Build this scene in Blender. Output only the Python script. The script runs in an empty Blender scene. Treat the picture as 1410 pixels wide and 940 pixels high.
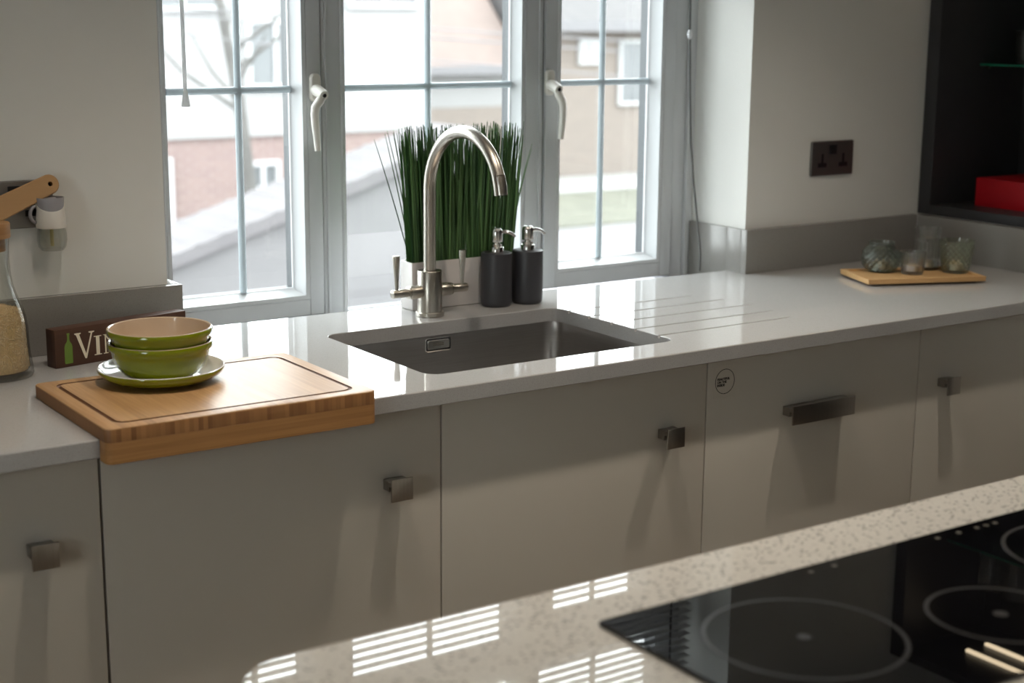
import bpy, bmesh, math, random
from mathutils import Vector, Matrix

random.seed(7)
PI = math.pi
S = bpy.context.scene
COL = S.collection

# ------------------------------------------------------------------ camera
YAW, PITCH, ROLL, FPX = 0.5962, 0.2098, 0.0080, 2124.76
cam_data = bpy.data.cameras.new('camera')
cam = bpy.data.objects.new('camera', cam_data)
COL.objects.link(cam)
fw = Vector((math.sin(YAW) * math.cos(PITCH), math.cos(YAW) * math.cos(PITCH), -math.sin(PITCH)))
rt = Vector((math.cos(YAW), -math.sin(YAW), 0))
up = rt.cross(fw)
r2 = rt * math.cos(ROLL) + up * math.sin(ROLL)
u2 = -rt * math.sin(ROLL) + up * math.cos(ROLL)
M = Matrix((r2, u2, -fw)).transposed().to_4x4()
M.translation = Vector((-0.735, -2.1812, 1.5283))
cam.matrix_world = M
cam_data.sensor_fit = 'HORIZONTAL'
cam_data.sensor_width = 36.0
cam_data.lens = FPX * 36.0 / 1410.0
cam_data.clip_start = 0.05
cam_data.clip_end = 200
cam_data.dof.use_dof = True
cam_data.dof.focus_distance = 2.80
cam_data.dof.aperture_fstop = 3.8
S.camera = cam

# ------------------------------------------------------------------ sky and exposure
world = bpy.data.worlds.new('overcast_sky')
S.world = world
world.use_nodes = True
wn = world.node_tree
wn.nodes['Background'].inputs['Color'].default_value = (0.93, 0.97, 1.0, 1)
wn.nodes['Background'].inputs['Strength'].default_value = 11.0
S.view_settings.view_transform = 'Standard'
S.view_settings.look = 'None'
S.view_settings.exposure = 0.0
S.view_settings.gamma = 1.0
S.view_settings.use_curve_mapping = False
S.cycles.max_bounces = 14
S.cycles.diffuse_bounces = 6
S.cycles.glossy_bounces = 6
S.cycles.transmission_bounces = 12
S.cycles.transparent_max_bounces = 16
S.cycles.caustics_reflective = False
S.cycles.caustics_refractive = False
S.cycles.sample_clamp_indirect = 6.0

DOWNLIGHTS = [(0.10, -0.30, 2.6), (0.70, -0.30, 3.0), (1.66, -0.30, 3.6),
              (-1.3, -1.7, 1.3), (0.3, -1.9, 1.3), (1.8, -1.9, 1.3), (-1.3, -3.4, 1.3), (0.8, -3.6, 1.3)]  # rear lamps on this line are unseen, added as warm fill
WARM = (1.0, 0.88, 0.74)

# ------------------------------------------------------------------ helpers
def lin(c):
    out = []
    for v in c[:3]:
        v = v / 255.0
        out.append(v / 12.92 if v <= 0.04045 else ((v + 0.055) / 1.055) ** 2.4)
    return tuple(out) + (1.0,)

MATS = {}
def mat(name, color, rough=0.5, metal=0.0, spec=0.5, noise=0.0, nscale=40.0, bump=0.0, bscale=60.0,
        stretch=(1, 1, 1), coat=0.0, trans=0.0, ior=1.5, emit=None, estr=0.0, color2=None):
    m = bpy.data.materials.new(name)
    m.use_nodes = True
    nt = m.node_tree
    b = nt.nodes['Principled BSDF']
    b.inputs['Base Color'].default_value = color
    b.inputs['Roughness'].default_value = rough
    b.inputs['Metallic'].default_value = metal
    b.inputs['IOR'].default_value = ior
    b.inputs['Specular IOR Level'].default_value = spec
    b.inputs['Coat Weight'].default_value = coat
    b.inputs['Transmission Weight'].default_value = trans
    if emit:
        b.inputs['Emission Color'].default_value = emit
        b.inputs['Emission Strength'].default_value = estr
    if noise or bump or color2:
        tc = nt.nodes.new('ShaderNodeTexCoord')
        mp = nt.nodes.new('ShaderNodeMapping')
        mp.inputs['Scale'].default_value = stretch
        nt.links.new(tc.outputs['Object'], mp.inputs['Vector'])
        if noise or color2:
            n = nt.nodes.new('ShaderNodeTexNoise')
            n.inputs['Scale'].default_value = nscale
            n.inputs['Detail'].default_value = 5
            nt.links.new(mp.outputs[0], n.inputs['Vector'])
            mx = nt.nodes.new('ShaderNodeMix'); mx.data_type = 'RGBA'
            rp = nt.nodes.new('ShaderNodeMapRange')
            rp.inputs[1].default_value = 0.3; rp.inputs[2].default_value = 0.7
            nt.links.new(n.outputs['Fac'], rp.inputs[0])
            nt.links.new(rp.outputs[0], mx.inputs[0])
            c2 = color2 or tuple(max(0, v * (1 - noise)) for v in color[:3]) + (1,)
            mx.inputs[6].default_value = c2
            mx.inputs[7].default_value = color
            nt.links.new(mx.outputs[2], b.inputs['Base Color'])
        if bump:
            n2 = nt.nodes.new('ShaderNodeTexNoise')
            n2.inputs['Scale'].default_value = bscale
            n2.inputs['Detail'].default_value = 4
            nt.links.new(mp.outputs[0], n2.inputs['Vector'])
            bp = nt.nodes.new('ShaderNodeBump')
            bp.inputs['Strength'].default_value = bump
            bp.inputs['Distance'].default_value = 0.002
            nt.links.new(n2.outputs['Fac'], bp.inputs['Height'])
            nt.links.new(bp.outputs[0], b.inputs['Normal'])
    MATS[name] = m
    return m

def link(o, name, m, parent=None, **props):
    if parent is not None:
        o.parent = parent
    for k, v in props.items():
        o[k] = v
    return o

def obj(name, bm, m, parent=None, smooth=40, loc=None, **props):
    """one mesh object from a bmesh; world coordinates unless loc gives the parent's origin offset"""
    me = bpy.data.meshes.new(name)
    bmesh.ops.recalc_face_normals(bm, faces=bm.faces)
    bm.to_mesh(me); bm.free()
    if m is not None:
        for mm in (m if isinstance(m, (list, tuple)) else [m]):
            me.materials.append(mm)
    if smooth:
        me.shade_smooth()
        me.set_sharp_from_angle(angle=math.radians(smooth))
    o = bpy.data.objects.new(name, me)
    COL.objects.link(o)
    if parent is not None:
        o.parent = parent
        o.matrix_parent_inverse = parent.matrix_world.inverted() if loc is None else Matrix()
    for k, v in props.items():
        o[k] = v
    return o

def thing(name, label, cat, loc=(0, 0, 0), group=None, kind=None, rotz=0.0):
    o = bpy.data.objects.new(name, None)
    o.empty_display_size = 0.05
    COL.objects.link(o)
    o.matrix_world = Matrix.Translation(loc) @ Matrix.Rotation(rotz, 4, 'Z')
    o.location = loc; o.rotation_euler = (0, 0, rotz)
    o['label'] = label
    if cat: o['category'] = cat
    if group: o['group'] = group
    if kind: o['kind'] = kind
    return o

def tag(o, label, cat, group=None, kind=None):
    o['label'] = label; o['category'] = cat
    if group: o['group'] = group
    if kind: o['kind'] = kind
    return o

def nb():
    return bmesh.new()

def box(bm, x0, x1, y0, y1, z0, z1, bev=0.0, seg=2, T=None):
    r = bmesh.ops.create_cube(bm, size=1.0)
    vs = r['verts']
    for v in vs:
        v.co = Vector(((x0 + x1) / 2 + v.co.x * (x1 - x0), (y0 + y1) / 2 + v.co.y * (y1 - y0), (z0 + z1) / 2 + v.co.z * (z1 - z0)))
        if T is not None:
            v.co = T @ v.co
    if bev > 0:
        es = set()
        for v in vs:
            es.update(v.link_edges)
        bmesh.ops.bevel(bm, geom=list(es), offset=bev, segments=seg, profile=0.6, affect='EDGES')
    return bm

def lathe(bm, prof, seg=32, T=None, cap0=True, cap1=True, rfun=None):
    rings = []
    for (r, z) in prof:
        ring = []
        for k in range(seg):
            a = 2 * PI * k / seg
            rr = r if rfun is None else rfun(r, z, a)
            co = Vector((rr * math.cos(a), rr * math.sin(a), z))
            ring.append(bm.verts.new(T @ co if T is not None else co))
        rings.append(ring)
    for i in range(len(rings) - 1):
        for k in range(seg):
            k2 = (k + 1) % seg
            bm.faces.new((rings[i][k], rings[i][k2], rings[i + 1][k2], rings[i + 1][k]))
    if cap0: bm.faces.new(list(reversed(rings[0])))
    if cap1: bm.faces.new(rings[-1])
    return bm

def tube(bm, pts, rad, seg=12, cap=True, flat=1.0):
    pts = [Vector(p) for p in pts]
    n = len(pts)
    rads = rad if isinstance(rad, (list, tuple)) else [rad] * n
    rings = []
    t0 = (pts[1] - pts[0]).normalized()
    ref = Vector((0, 0, 1)) if abs(t0.z) < 0.9 else Vector((1, 0, 0))
    nx = t0.cross(ref).normalized()
    for i in range(n):
        if i == 0: t = pts[1] - pts[0]
        elif i == n - 1: t = pts[-1] - pts[-2]
        else: t = (pts[i + 1] - pts[i]).normalized() + (pts[i] - pts[i - 1]).normalized()
        t.normalize()
        nx = (nx - t * nx.dot(t)).normalized()
        ny = t.cross(nx)
        ring = []
        for k in range(seg):
            a = 2 * PI * k / seg
            ring.append(bm.verts.new(pts[i] + nx * (rads[i] * math.cos(a)) + ny * (rads[i] * flat * math.sin(a))))
        rings.append(ring)
    for i in range(n - 1):
        for k in range(seg):
            k2 = (k + 1) % seg
            bm.faces.new((rings[i][k], rings[i][k2], rings[i + 1][k2], rings[i + 1][k]))
    if cap:
        bm.faces.new(list(reversed(rings[0]))); bm.faces.new(rings[-1])
    return bm

def cyl(bm, p, q, r, seg=24, r1=None, bev=0.0):
    p = Vector(p); q = Vector(q); L = (q - p).length; d = (q - p).normalized()
    r1 = r if r1 is None else r1
    b = min(bev, r * .5, r1 * .5)
    if b > 0:
        return tube(bm, [p, p + d * b * .3, p + d * b, q - d * b, q - d * b * .3, q], [r - b, r - b * .3, r, r1, r1 - b * .3, r1 - b], seg)
    return tube(bm, [p, q], [r, r1], seg)

def rrect(x0, x1, y0, y1, r, n=6):
    out = []
    for cx, cy, a0 in ((x1 - r, y1 - r, 0), (x0 + r, y1 - r, 90), (x0 + r, y0 + r, 180), (x1 - r, y0 + r, 270)):
        for i in range(n + 1):
            a = math.radians(a0 + 90 * i / n)
            out.append((cx + r * math.cos(a), cy + r * math.sin(a)))
    return out

def loft(bm, loops, cap0=False, cap1=False):
    """loops: lists of 3-D points of equal length"""
    rings = [[bm.verts.new(Vector(p)) for p in L] for L in loops]
    n = len(rings[0])
    for i in range(len(rings) - 1):
        for k in range(n):
            k2 = (k + 1) % n
            bm.faces.new((rings[i][k], rings[i][k2], rings[i + 1][k2], rings[i + 1][k]))
    if cap0: bm.faces.new(list(reversed(rings[0])))
    if cap1: bm.faces.new(rings[-1])
    return bm

def prism(bm, poly, z0, z1, bev=0.0, T=None):
    """upright prism over a 2-D outline, top and bottom rims chamfered"""
    def inset(p, d):
        n = len(p); out = []
        A = sum(p[i][0] * p[(i + 1) % n][1] - p[(i + 1) % n][0] * p[i][1] for i in range(n))
        s = 1 if A > 0 else -1
        for i in range(n):
            a, b, c = Vector(p[i - 1]), Vector(p[i]), Vector(p[(i + 1) % n])
            e1 = (b - a).normalized(); e2 = (c - b).normalized()
            n1 = Vector((-e1.y, e1.x)) * s; n2 = Vector((-e2.y, e2.x)) * s
            m = n1 + n2
            if m.length < 1e-6: m = n1
            m.normalize()
            k = d / max(0.3, m.dot(n1))
            out.append((b.x + m.x * k, b.y + m.y * k))
        return out
    L = []
    if bev > 0:
        q = inset(poly, bev)
        L = [[(x, y, z0) for x, y in q], [(x, y, z0 + bev) for x, y in poly], [(x, y, z1 - bev) for x, y in poly], [(x, y, z1) for x, y in q]]
    else:
        L = [[(x, y, z0) for x, y in poly], [(x, y, z1) for x, y in poly]]
    if T is not None:
        L = [[T @ Vector(p) for p in ring] for ring in L]
    return loft(bm, L, True, True)

def cut(o, cutter_bm):
    """subtract a bmesh from a mesh object and keep the result as plain mesh"""
    bmesh.ops.recalc_face_normals(cutter_bm, faces=cutter_bm.faces)
    me = bpy.data.meshes.new('cutter'); cutter_bm.to_mesh(me); cutter_bm.free()
    c = bpy.data.objects.new('cutter', me); COL.objects.link(c)
    c.matrix_world = o.matrix_world.copy()
    md = o.modifiers.new('cut', 'BOOLEAN'); md.operation = 'DIFFERENCE'; md.object = c; md.solver = 'EXACT'
    dg = bpy.context.evaluated_depsgraph_get(); dg.update()
    new = bpy.data.meshes.new_from_object(o.evaluated_get(dg))
    o.modifiers.clear()
    old = o.data; o.data = new
    bpy.data.meshes.remove(old)
    bpy.data.objects.remove(c); bpy.data.meshes.remove(me)
    return o

def sharp(o, ang=35):
    o.data.shade_smooth(); o.data.set_sharp_from_angle(angle=math.radians(ang))

def place(o, loc, rotz=0.0):
    o.location = loc; o.rotation_euler = (0, 0, rotz)
    return o

# ------------------------------------------------------------------ materials
def mat_quartz(name, base, fleck, fleck2, scale, rough, ior=1.5, density=0.42):
    m = mat(name, base, rough, spec=0.42, ior=ior)
    nt = m.node_tree; b = nt.nodes['Principled BSDF']
    tc = nt.nodes.new('ShaderNodeTexCoord')
    v = nt.nodes.new('ShaderNodeTexVoronoi'); v.inputs['Scale'].default_value = scale
    nt.links.new(tc.outputs['Object'], v.inputs['Vector'])
    w = nt.nodes.new('ShaderNodeTexNoise'); w.inputs['Scale'].default_value = scale * 1.7; w.inputs['Detail'].default_value = 3
    nt.links.new(tc.outputs['Object'], w.inputs['Vector'])
    sep = nt.nodes.new('ShaderNodeSeparateColor'); nt.links.new(v.outputs['Color'], sep.inputs[0])
    mr = nt.nodes.new('ShaderNodeMapRange'); mr.inputs[1].default_value = density; mr.inputs[2].default_value = density - 0.2
    nt.links.new(v.outputs['Distance'], mr.inputs[0])
    gate = nt.nodes.new('ShaderNodeMath'); gate.operation = 'GREATER_THAN'; gate.inputs[1].default_value = 0.72
    nt.links.new(sep.outputs[0], gate.inputs[0])
    mul = nt.nodes.new('ShaderNodeMath'); mul.operation = 'MULTIPLY'
    nt.links.new(mr.outputs[0], mul.inputs[0]); nt.links.new(gate.outputs[0], mul.inputs[1])
    mx = nt.nodes.new('ShaderNodeMix'); mx.data_type = 'RGBA'
    rp = nt.nodes.new('ShaderNodeMapRange'); rp.inputs[1].default_value = .35; rp.inputs[2].default_value = .65
    nt.links.new(w.outputs['Fac'], rp.inputs[0])
    nt.links.new(rp.outputs[0], mx.inputs[0]); mx.inputs[6].default_value = fleck2; mx.inputs[7].default_value = base
    mx2 = nt.nodes.new('ShaderNodeMix'); mx2.data_type = 'RGBA'
    nt.links.new(mul.outputs[0], mx2.inputs[0]); nt.links.new(mx.outputs[2], mx2.inputs[6]); mx2.inputs[7].default_value = fleck
    nt.links.new(mx2.outputs[2], b.inputs['Base Color'])
    return m

def schlick(nt, f0):
    """reflectance of a pane, the same from either side: f0 + (1 - f0) * facing ** 5"""
    lw = nt.nodes.new('ShaderNodeLayerWeight'); lw.inputs[0].default_value = 0.5
    pw = nt.nodes.new('ShaderNodeMath'); pw.operation = 'POWER'; pw.inputs[1].default_value = 5.0
    nt.links.new(lw.outputs['Facing'], pw.inputs[0])
    ma = nt.nodes.new('ShaderNodeMath'); ma.operation = 'MULTIPLY_ADD'; ma.inputs[1].default_value = 1 - f0; ma.inputs[2].default_value = f0
    nt.links.new(pw.outputs[0], ma.inputs[0])
    return ma

def mat_glass_thin(name, tint=(1, 1, 1, 1), f0=0.06):
    m = bpy.data.materials.new(name); m.use_nodes = True
    nt = m.node_tree; nt.nodes.clear()
    out = nt.nodes.new('ShaderNodeOutputMaterial')
    tr = nt.nodes.new('ShaderNodeBsdfTransparent'); tr.inputs[0].default_value = tint
    gl = nt.nodes.new('ShaderNodeBsdfGlossy'); gl.inputs['Roughness'].default_value = 0.02
    fr = schlick(nt, 0.04)
    mx = nt.nodes.new('ShaderNodeMixShader')
    nt.links.new(fr.outputs[0], mx.inputs[0]); nt.links.new(tr.outputs[0], mx.inputs[1]); nt.links.new(gl.outputs[0], mx.inputs[2])
    nt.links.new(mx.outputs[0], out.inputs[0])
    return m

def mat_glass(name, color=(1, 1, 1, 1), rough=0.0, ior=1.45):
    """thin-walled glass: tinted straight-through light, deeper where the wall turns edge-on, plus surface reflection"""
    m = bpy.data.materials.new(name); m.use_nodes = True
    nt = m.node_tree; nt.nodes.clear()
    out = nt.nodes.new('ShaderNodeOutputMaterial')
    lw = nt.nodes.new('ShaderNodeLayerWeight'); lw.inputs[0].default_value = 0.35
    mx0 = nt.nodes.new('ShaderNodeMix'); mx0.data_type = 'RGBA'
    nt.links.new(lw.outputs['Facing'], mx0.inputs[0])
    mx0.inputs[6].default_value = color
    mx0.inputs[7].default_value = tuple(c ** 1.6 * .80 for c in color[:3]) + (1,)
    tr = nt.nodes.new('ShaderNodeBsdfTransparent'); nt.links.new(mx0.outputs[2], tr.inputs[0])
    gl = nt.nodes.new('ShaderNodeBsdfGlossy'); gl.inputs['Roughness'].default_value = 0.03 + rough
    fr = schlick(nt, 0.04)
    mx = nt.nodes.new('ShaderNodeMixShader')
    nt.links.new(fr.outputs[0], mx.inputs[0]); nt.links.new(tr.outputs[0], mx.inputs[1]); nt.links.new(gl.outputs[0], mx.inputs[2])
    nt.links.new(mx.outputs[0], out.inputs[0])
    return m

def mat_wood(name, c1, c2, strip=0.012, axis=0, rough=0.45, grain_axis=1, grain=0.35):
    """strips side by side along `axis`, grain running along `grain_axis`"""
    m = mat(name, c1, rough)
    nt = m.node_tree; b = nt.nodes['Principled BSDF']
    tc = nt.nodes.new('ShaderNodeTexCoord')
    sep = nt.nodes.new('ShaderNodeSeparateXYZ'); nt.links.new(tc.outputs['Object'], sep.inputs[0])
    dv = nt.nodes.new('ShaderNodeMath'); dv.operation = 'DIVIDE'; dv.inputs[1].default_value = strip
    nt.links.new(sep.outputs[axis], dv.inputs[0])
    fl = nt.nodes.new('ShaderNodeMath'); fl.operation = 'FLOOR'; nt.links.new(dv.outputs[0], fl.inputs[0])
    wn_ = nt.nodes.new('ShaderNodeTexWhiteNoise'); wn_.noise_dimensions = '1D'
    nt.links.new(fl.outputs[0], wn_.inputs['W'])
    mp = nt.nodes.new('ShaderNodeMapping')
    sc = [260, 260, 260]; sc[grain_axis] = 9
    mp.inputs['Scale'].default_value = sc
    nt.links.new(tc.outputs['Object'], mp.inputs['Vector'])
    n = nt.nodes.new('ShaderNodeTexNoise'); n.inputs['Scale'].default_value = 1; n.inputs['Detail'].default_value = 6
    nt.links.new(mp.outputs[0], n.inputs['Vector'])
    mm = nt.nodes.new('ShaderNodeMix'); mm.data_type = 'FLOAT'; mm.inputs[0].default_value = 1 - grain
    nt.links.new(n.outputs['Fac'], mm.inputs[2]); nt.links.new(wn_.outputs['Value'], mm.inputs[3])
    mx = nt.nodes.new('ShaderNodeMix'); mx.data_type = 'RGBA'
    nt.links.new(mm.outputs[0], mx.inputs[0]); mx.inputs[6].default_value = c1; mx.inputs[7].default_value = c2
    nt.links.new(mx.outputs[2], b.inputs['Base Color'])
    bp = nt.nodes.new('ShaderNodeBump'); bp.inputs['Strength'].default_value = 0.08; bp.inputs['Distance'].default_value = 0.001
    nt.links.new(n.outputs['Fac'], bp.inputs['Height']); nt.links.new(bp.outputs[0], b.inputs['Normal'])
    return m

def mat_brick(name, c1, c2, mortar, scale=1.0):
    m = mat(name, c1, 0.9, spec=0.2)
    nt = m.node_tree; b = nt.nodes['Principled BSDF']
    tc = nt.nodes.new('ShaderNodeTexCoord')
    mp = nt.nodes.new('ShaderNodeMapping'); mp.inputs['Rotation'].default_value = (PI / 2, 0, 0)
    nt.links.new(tc.outputs['Object'], mp.inputs['Vector'])
    br = nt.nodes.new('ShaderNodeTexBrick')
    br.inputs['Scale'].default_value = scale
    br.inputs['Brick Width'].default_value = 0.225; br.inputs['Row Height'].default_value = 0.075
    br.inputs['Mortar Size'].default_value = 0.008
    br.inputs['Color1'].default_value = c1; br.inputs['Color2'].default_value = c2; br.inputs['Mortar'].default_value = mortar
    nt.links.new(mp.outputs[0], br.inputs['Vector']); nt.links.new(br.outputs['Color'], b.inputs['Base Color'])
    return m

def mat_tiles(name, c1, c2, rows=0.3):
    m = mat(name, c1, 0.85, spec=0.2, noise=0.25, nscale=3.0, color2=c2)
    return m

WALL = mat('wall_paint', (0.74, 0.735, 0.70, 1), 0.75, spec=0.3, noise=0.03, nscale=6, bump=0.05, bscale=180)
CEIL = mat('ceiling_paint', (0.75, 0.74, 0.72, 1), 0.8, spec=0.2, noise=0.02, nscale=5)
FLOOR = mat_wood('floor_oak', (0.26, 0.20, 0.15, 1), (0.34, 0.27, 0.20, 1), strip=0.15, axis=1, grain_axis=0, rough=0.5)
QUARTZ = mat_quartz('grey_quartz', (0.44, 0.435, 0.43, 1), (0.35, 0.34, 0.33, 1), (0.40, 0.395, 0.39, 1), 420, 0.04)
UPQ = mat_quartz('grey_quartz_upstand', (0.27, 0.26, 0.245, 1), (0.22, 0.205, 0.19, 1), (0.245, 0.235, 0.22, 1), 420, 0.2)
ISLQ = mat_quartz('speckled_quartz', (0.70, 0.67, 0.60, 1), (0.27, 0.25, 0.23, 1), (0.58, 0.55, 0.50, 1), 185, 0.022, density=0.52)
DOOR = mat('satin_cabinet_paint', (0.53, 0.495, 0.435, 1), 0.38, spec=0.45, noise=0.015, nscale=4)
CARC = mat('carcass_board', (0.40, 0.38, 0.35, 1), 0.6, noise=0.03)
DARKGAP = mat('dark_plinth', (0.05, 0.048, 0.045, 1), 0.6, noise=0.05)
NICKEL = mat('brushed_nickel', (0.34, 0.315, 0.285, 1), 0.30, metal=1.0, noise=0.10, nscale=8, stretch=(30, 30, 2), bump=0.04, bscale=40)
STEEL = mat('brushed_steel', (0.37, 0.345, 0.325, 1), 0.33, metal=1.0, noise=0.12, nscale=6, stretch=(2, 2, 90), bump=0.03, bscale=20)
TAPM = mat('tap_nickel', (0.52, 0.485, 0.43, 1), 0.29, metal=1.0, noise=0.03, nscale=10, stretch=(60, 60, 3))
CHROME = mat('satin_chrome', (0.72, 0.71, 0.69, 1), 0.14, metal=1.0, noise=0.04, nscale=12)
UPVC = mat('white_upvc', (0.58, 0.595, 0.61, 1), 0.32, spec=0.5, noise=0.02, nscale=9)
BARM = mat('grey_glazing_bar', (0.42, 0.48, 0.51, 1), 0.45, noise=0.03)
nt = BARM.node_tree
_tl = nt.nodes.new('ShaderNodeBsdfTranslucent'); _tl.inputs[0].default_value = (0.62, 0.70, 0.74, 1)
_mx = nt.nodes.new('ShaderNodeMixShader'); _mx.inputs[0].default_value = 0.06
nt.links.new(nt.nodes['Principled BSDF'].outputs[0], _mx.inputs[1]); nt.links.new(_tl.outputs[0], _mx.inputs[2])
nt.links.new(_mx.outputs[0], nt.nodes['Material Output'].inputs[0])
GASKET = mat('dark_outer_frame', (0.030, 0.036, 0.042, 1), 0.5, noise=0.08)
RUBBER = mat('black_gasket', (0.02, 0.02, 0.02, 1), 0.6, noise=0.05)
PANE = mat_glass_thin('window_glass', (0.95, 0.97, 0.96, 1))
def mat_moulded_glass(name, color, share=0.6):
    m = mat_glass(name, color, 0.01)
    nt = m.node_tree
    out = [n for n in nt.nodes if n.type == 'OUTPUT_MATERIAL'][0]
    thin = out.inputs[0].links[0].from_node
    g = nt.nodes.new('ShaderNodeBsdfGlass'); g.inputs['Color'].default_value = tuple(c ** .5 for c in color[:3]) + (1,)
    g.inputs['IOR'].default_value = 1.45; g.inputs['Roughness'].default_value = 0.02
    mx = nt.nodes.new('ShaderNodeMixShader'); mx.inputs[0].default_value = share
    nt.links.new(thin.outputs[0], mx.inputs[1]); nt.links.new(g.outputs[0], mx.inputs[2])
    nt.links.new(mx.outputs[0], out.inputs[0])
    return m
CLEAR = mat_glass('clear_glass', (0.97, 0.98, 0.97, 1))
GREENGL = mat_moulded_glass('greenish_glass', (0.88, 0.91, 0.83, 1))
SMOKEGL = mat_moulded_glass('smoky_blue_green_glass', (0.80, 0.85, 0.82, 1))
RIBGL = mat_moulded_glass('ribbed_clear_glass', (0.97, 0.975, 0.97, 1))
CLEARM = mat_moulded_glass('clear_moulded_glass', (0.97, 0.98, 0.97, 1))
SHELFGL = mat_glass('shelf_glass', (0.60, 0.82, 0.72, 1))
ACRYL = mat('frosted_acrylic', (0.85, 0.86, 0.87, 1), 0.15)
nt = ACRYL.node_tree
_tl = nt.nodes.new('ShaderNodeBsdfTranslucent'); _tl.inputs[0].default_value = (0.8, 0.8, 0.8, 1)
_mx = nt.nodes.new('ShaderNodeMixShader'); _mx.inputs[0].default_value = 0.5
nt.links.new(nt.nodes['Principled BSDF'].outputs[0], _mx.inputs[1]); nt.links.new(_tl.outputs[0], _mx.inputs[2])
nt.links.new(_mx.outputs[0], nt.nodes['Material Output'].inputs[0])
BAMBOO = mat_wood('bamboo_board', lin((146, 108, 70)), lin((206, 164, 116)), strip=0.014, axis=0, grain_axis=1, rough=0.40, grain=0.72)
BAMBOO_END = mat_wood('bamboo_lip', lin((150, 104, 58)), lin((204, 152, 94)), strip=0.009, axis=2, grain_axis=0, rough=0.45, grain=0.55)
BAMBOO_SIDE = mat_wood('bamboo_end_grain', lin((112, 74, 42)), lin((178, 128, 78)), strip=0.0075, axis=0, grain_axis=2, rough=0.5, grain=0.35)
BAMBOO_GROOVE = mat('scorched_shaded_groove', lin((108, 70, 42)), 0.55, noise=0.25, nscale=60)  # burnt stain and the groove's shade, both put into the colour
TRAYW = mat_wood('pale_tray_wood', lin((190, 150, 100)), lin((214, 176, 124)), strip=0.04, axis=1, grain_axis=0, rough=0.5)
PADW = mat_wood('paddle_wood', lin((170, 132, 90)), lin((188, 150, 106)), strip=0.05, axis=2, grain_axis=0, rough=0.5)
CORKW = mat_wood('lid_wood', lin((146, 106, 64)), lin((168, 126, 82)), strip=0.006, axis=2, grain_axis=0, rough=0.55)
SIGNW = mat_wood('dark_sign_wood', lin((62, 38, 26)), lin((84, 54, 38)), strip=0.03, axis=2, grain_axis=0, rough=0.6, grain=0.7)
CREAMP = mat('cream_print', lin((232, 222, 200)), 0.6, noise=0.05)
GREENP = mat('green_print', lin((104, 132, 50)), 0.6, noise=0.08)
LIME = mat('lime_glaze', lin((122, 134, 12)), 0.12, spec=0.6, coat=0.4, noise=0.05, nscale=14)
CREAMG = mat('cream_glaze', lin((192, 170, 146)), 0.12, spec=0.6, coat=0.4, noise=0.03, nscale=14)
WHITEG = mat('white_glaze', lin((224, 218, 214)), 0.12, spec=0.6, coat=0.4, noise=0.03, nscale=14)
CHARC = mat('charcoal_silicone', lin((58, 58, 62)), 0.42, noise=0.06, nscale=60, bump=0.05, bscale=300)
POTM = mat('white_planter', lin((226, 222, 220)), 0.35, noise=0.02)
SOIL = mat('planter_fill', lin((60, 66, 50)), 0.9, noise=0.4, nscale=120, bump=0.6, bscale=150)
RICEM = mat('rice', lin((222, 188, 140)), 0.6, noise=0.25, nscale=300, bump=0.5, bscale=420)
GRAINM = mat('rice_grain', lin((232, 204, 160)), 0.45, noise=0.15, nscale=300)
BRONZE = mat('bronze_socket_plate', lin((116, 113, 111)), 0.35, metal=0.8, noise=0.05)
SOCKST = mat('steel_socket_plate', lin((150, 148, 146)), 0.35, metal=0.8, noise=0.05)
BLACKP = mat('black_plastic', (0.008, 0.008, 0.010, 1), 0.35, noise=0.1)
WHITEP = mat('white_plastic', lin((226, 222, 214)), 0.4, noise=0.03)
GREYP = mat('grey_plastic', lin((150, 148, 152)), 0.45, noise=0.04)
OIL = mat('pale_oil_wick', lin((206, 196, 140)), 0.5, noise=0.1)
DARKU = mat('dark_shelf_board', lin((52, 53, 56)), 0.42, noise=0.08, nscale=8)
REDB = mat('red_lacquer', lin((176, 8, 26)), 0.4, noise=0.05)
HOBG = mat('black_hob_glass', (0.004, 0.004, 0.005, 1), 0.012, spec=0.5, noise=0.05, ior=1.5)
RINGP = mat('grey_hob_print', lin((46, 46, 47)), 0.35, noise=0.06, nscale=30)
KEYP = mat('pale_hob_print', lin((92, 88, 78)), 0.4, noise=0.06)
GREENEDGE = mat('green_glass_edge', lin((30, 112, 86)), 0.15, noise=0.1)
WAX = mat('candle_wax', lin((236, 214, 178)), 0.5, noise=0.05)
ALU = mat('candle_cup', (0.7, 0.7, 0.7, 1), 0.3, metal=1.0, noise=0.05)
SLATM = mat('white_slat', (0.55, 0.55, 0.54, 1), 0.45, noise=0.02)
CORDM = mat('grey_cord', lin((84, 84, 82)), 0.7, noise=0.2, nscale=400)
INK = mat('black_ink', (0.01, 0.01, 0.01, 1), 0.6, noise=0.1)
STICK = mat('clear_sticker', lin((206, 198, 184)), 0.3, noise=0.02)
LAMPM = mat('lamp_lens', (1, 1, 1, 1), 0.4, emit=(1.0, 0.82, 0.6, 1), estr=8.0, noise=0.01)
LEDM = mat('led_strip', (1, 1, 1, 1), 0.4, emit=(1.0, 0.80, 0.52, 1), estr=5.0, noise=0.01)
LAMPR = mat('lamp_trim', (0.75, 0.75, 0.75, 1), 0.35, noise=0.02)

# grass: colour differs from blade to blade
GRASS = mat('plastic_grass', lin((34, 66, 38)), 0.45, spec=0.4)
nt = GRASS.node_tree
ge = nt.nodes.new('ShaderNodeNewGeometry'); rmp = nt.nodes.new('ShaderNodeValToRGB')
rmp.color_ramp.elements[0].color = lin((36, 70, 40)); rmp.color_ramp.elements[1].color = lin((104, 142, 88))
nt.links.new(ge.outputs['Random Per Island'], rmp.inputs[0])
nt.links.new(rmp.outputs[0], nt.nodes['Principled BSDF'].inputs['Base Color'])

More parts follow.
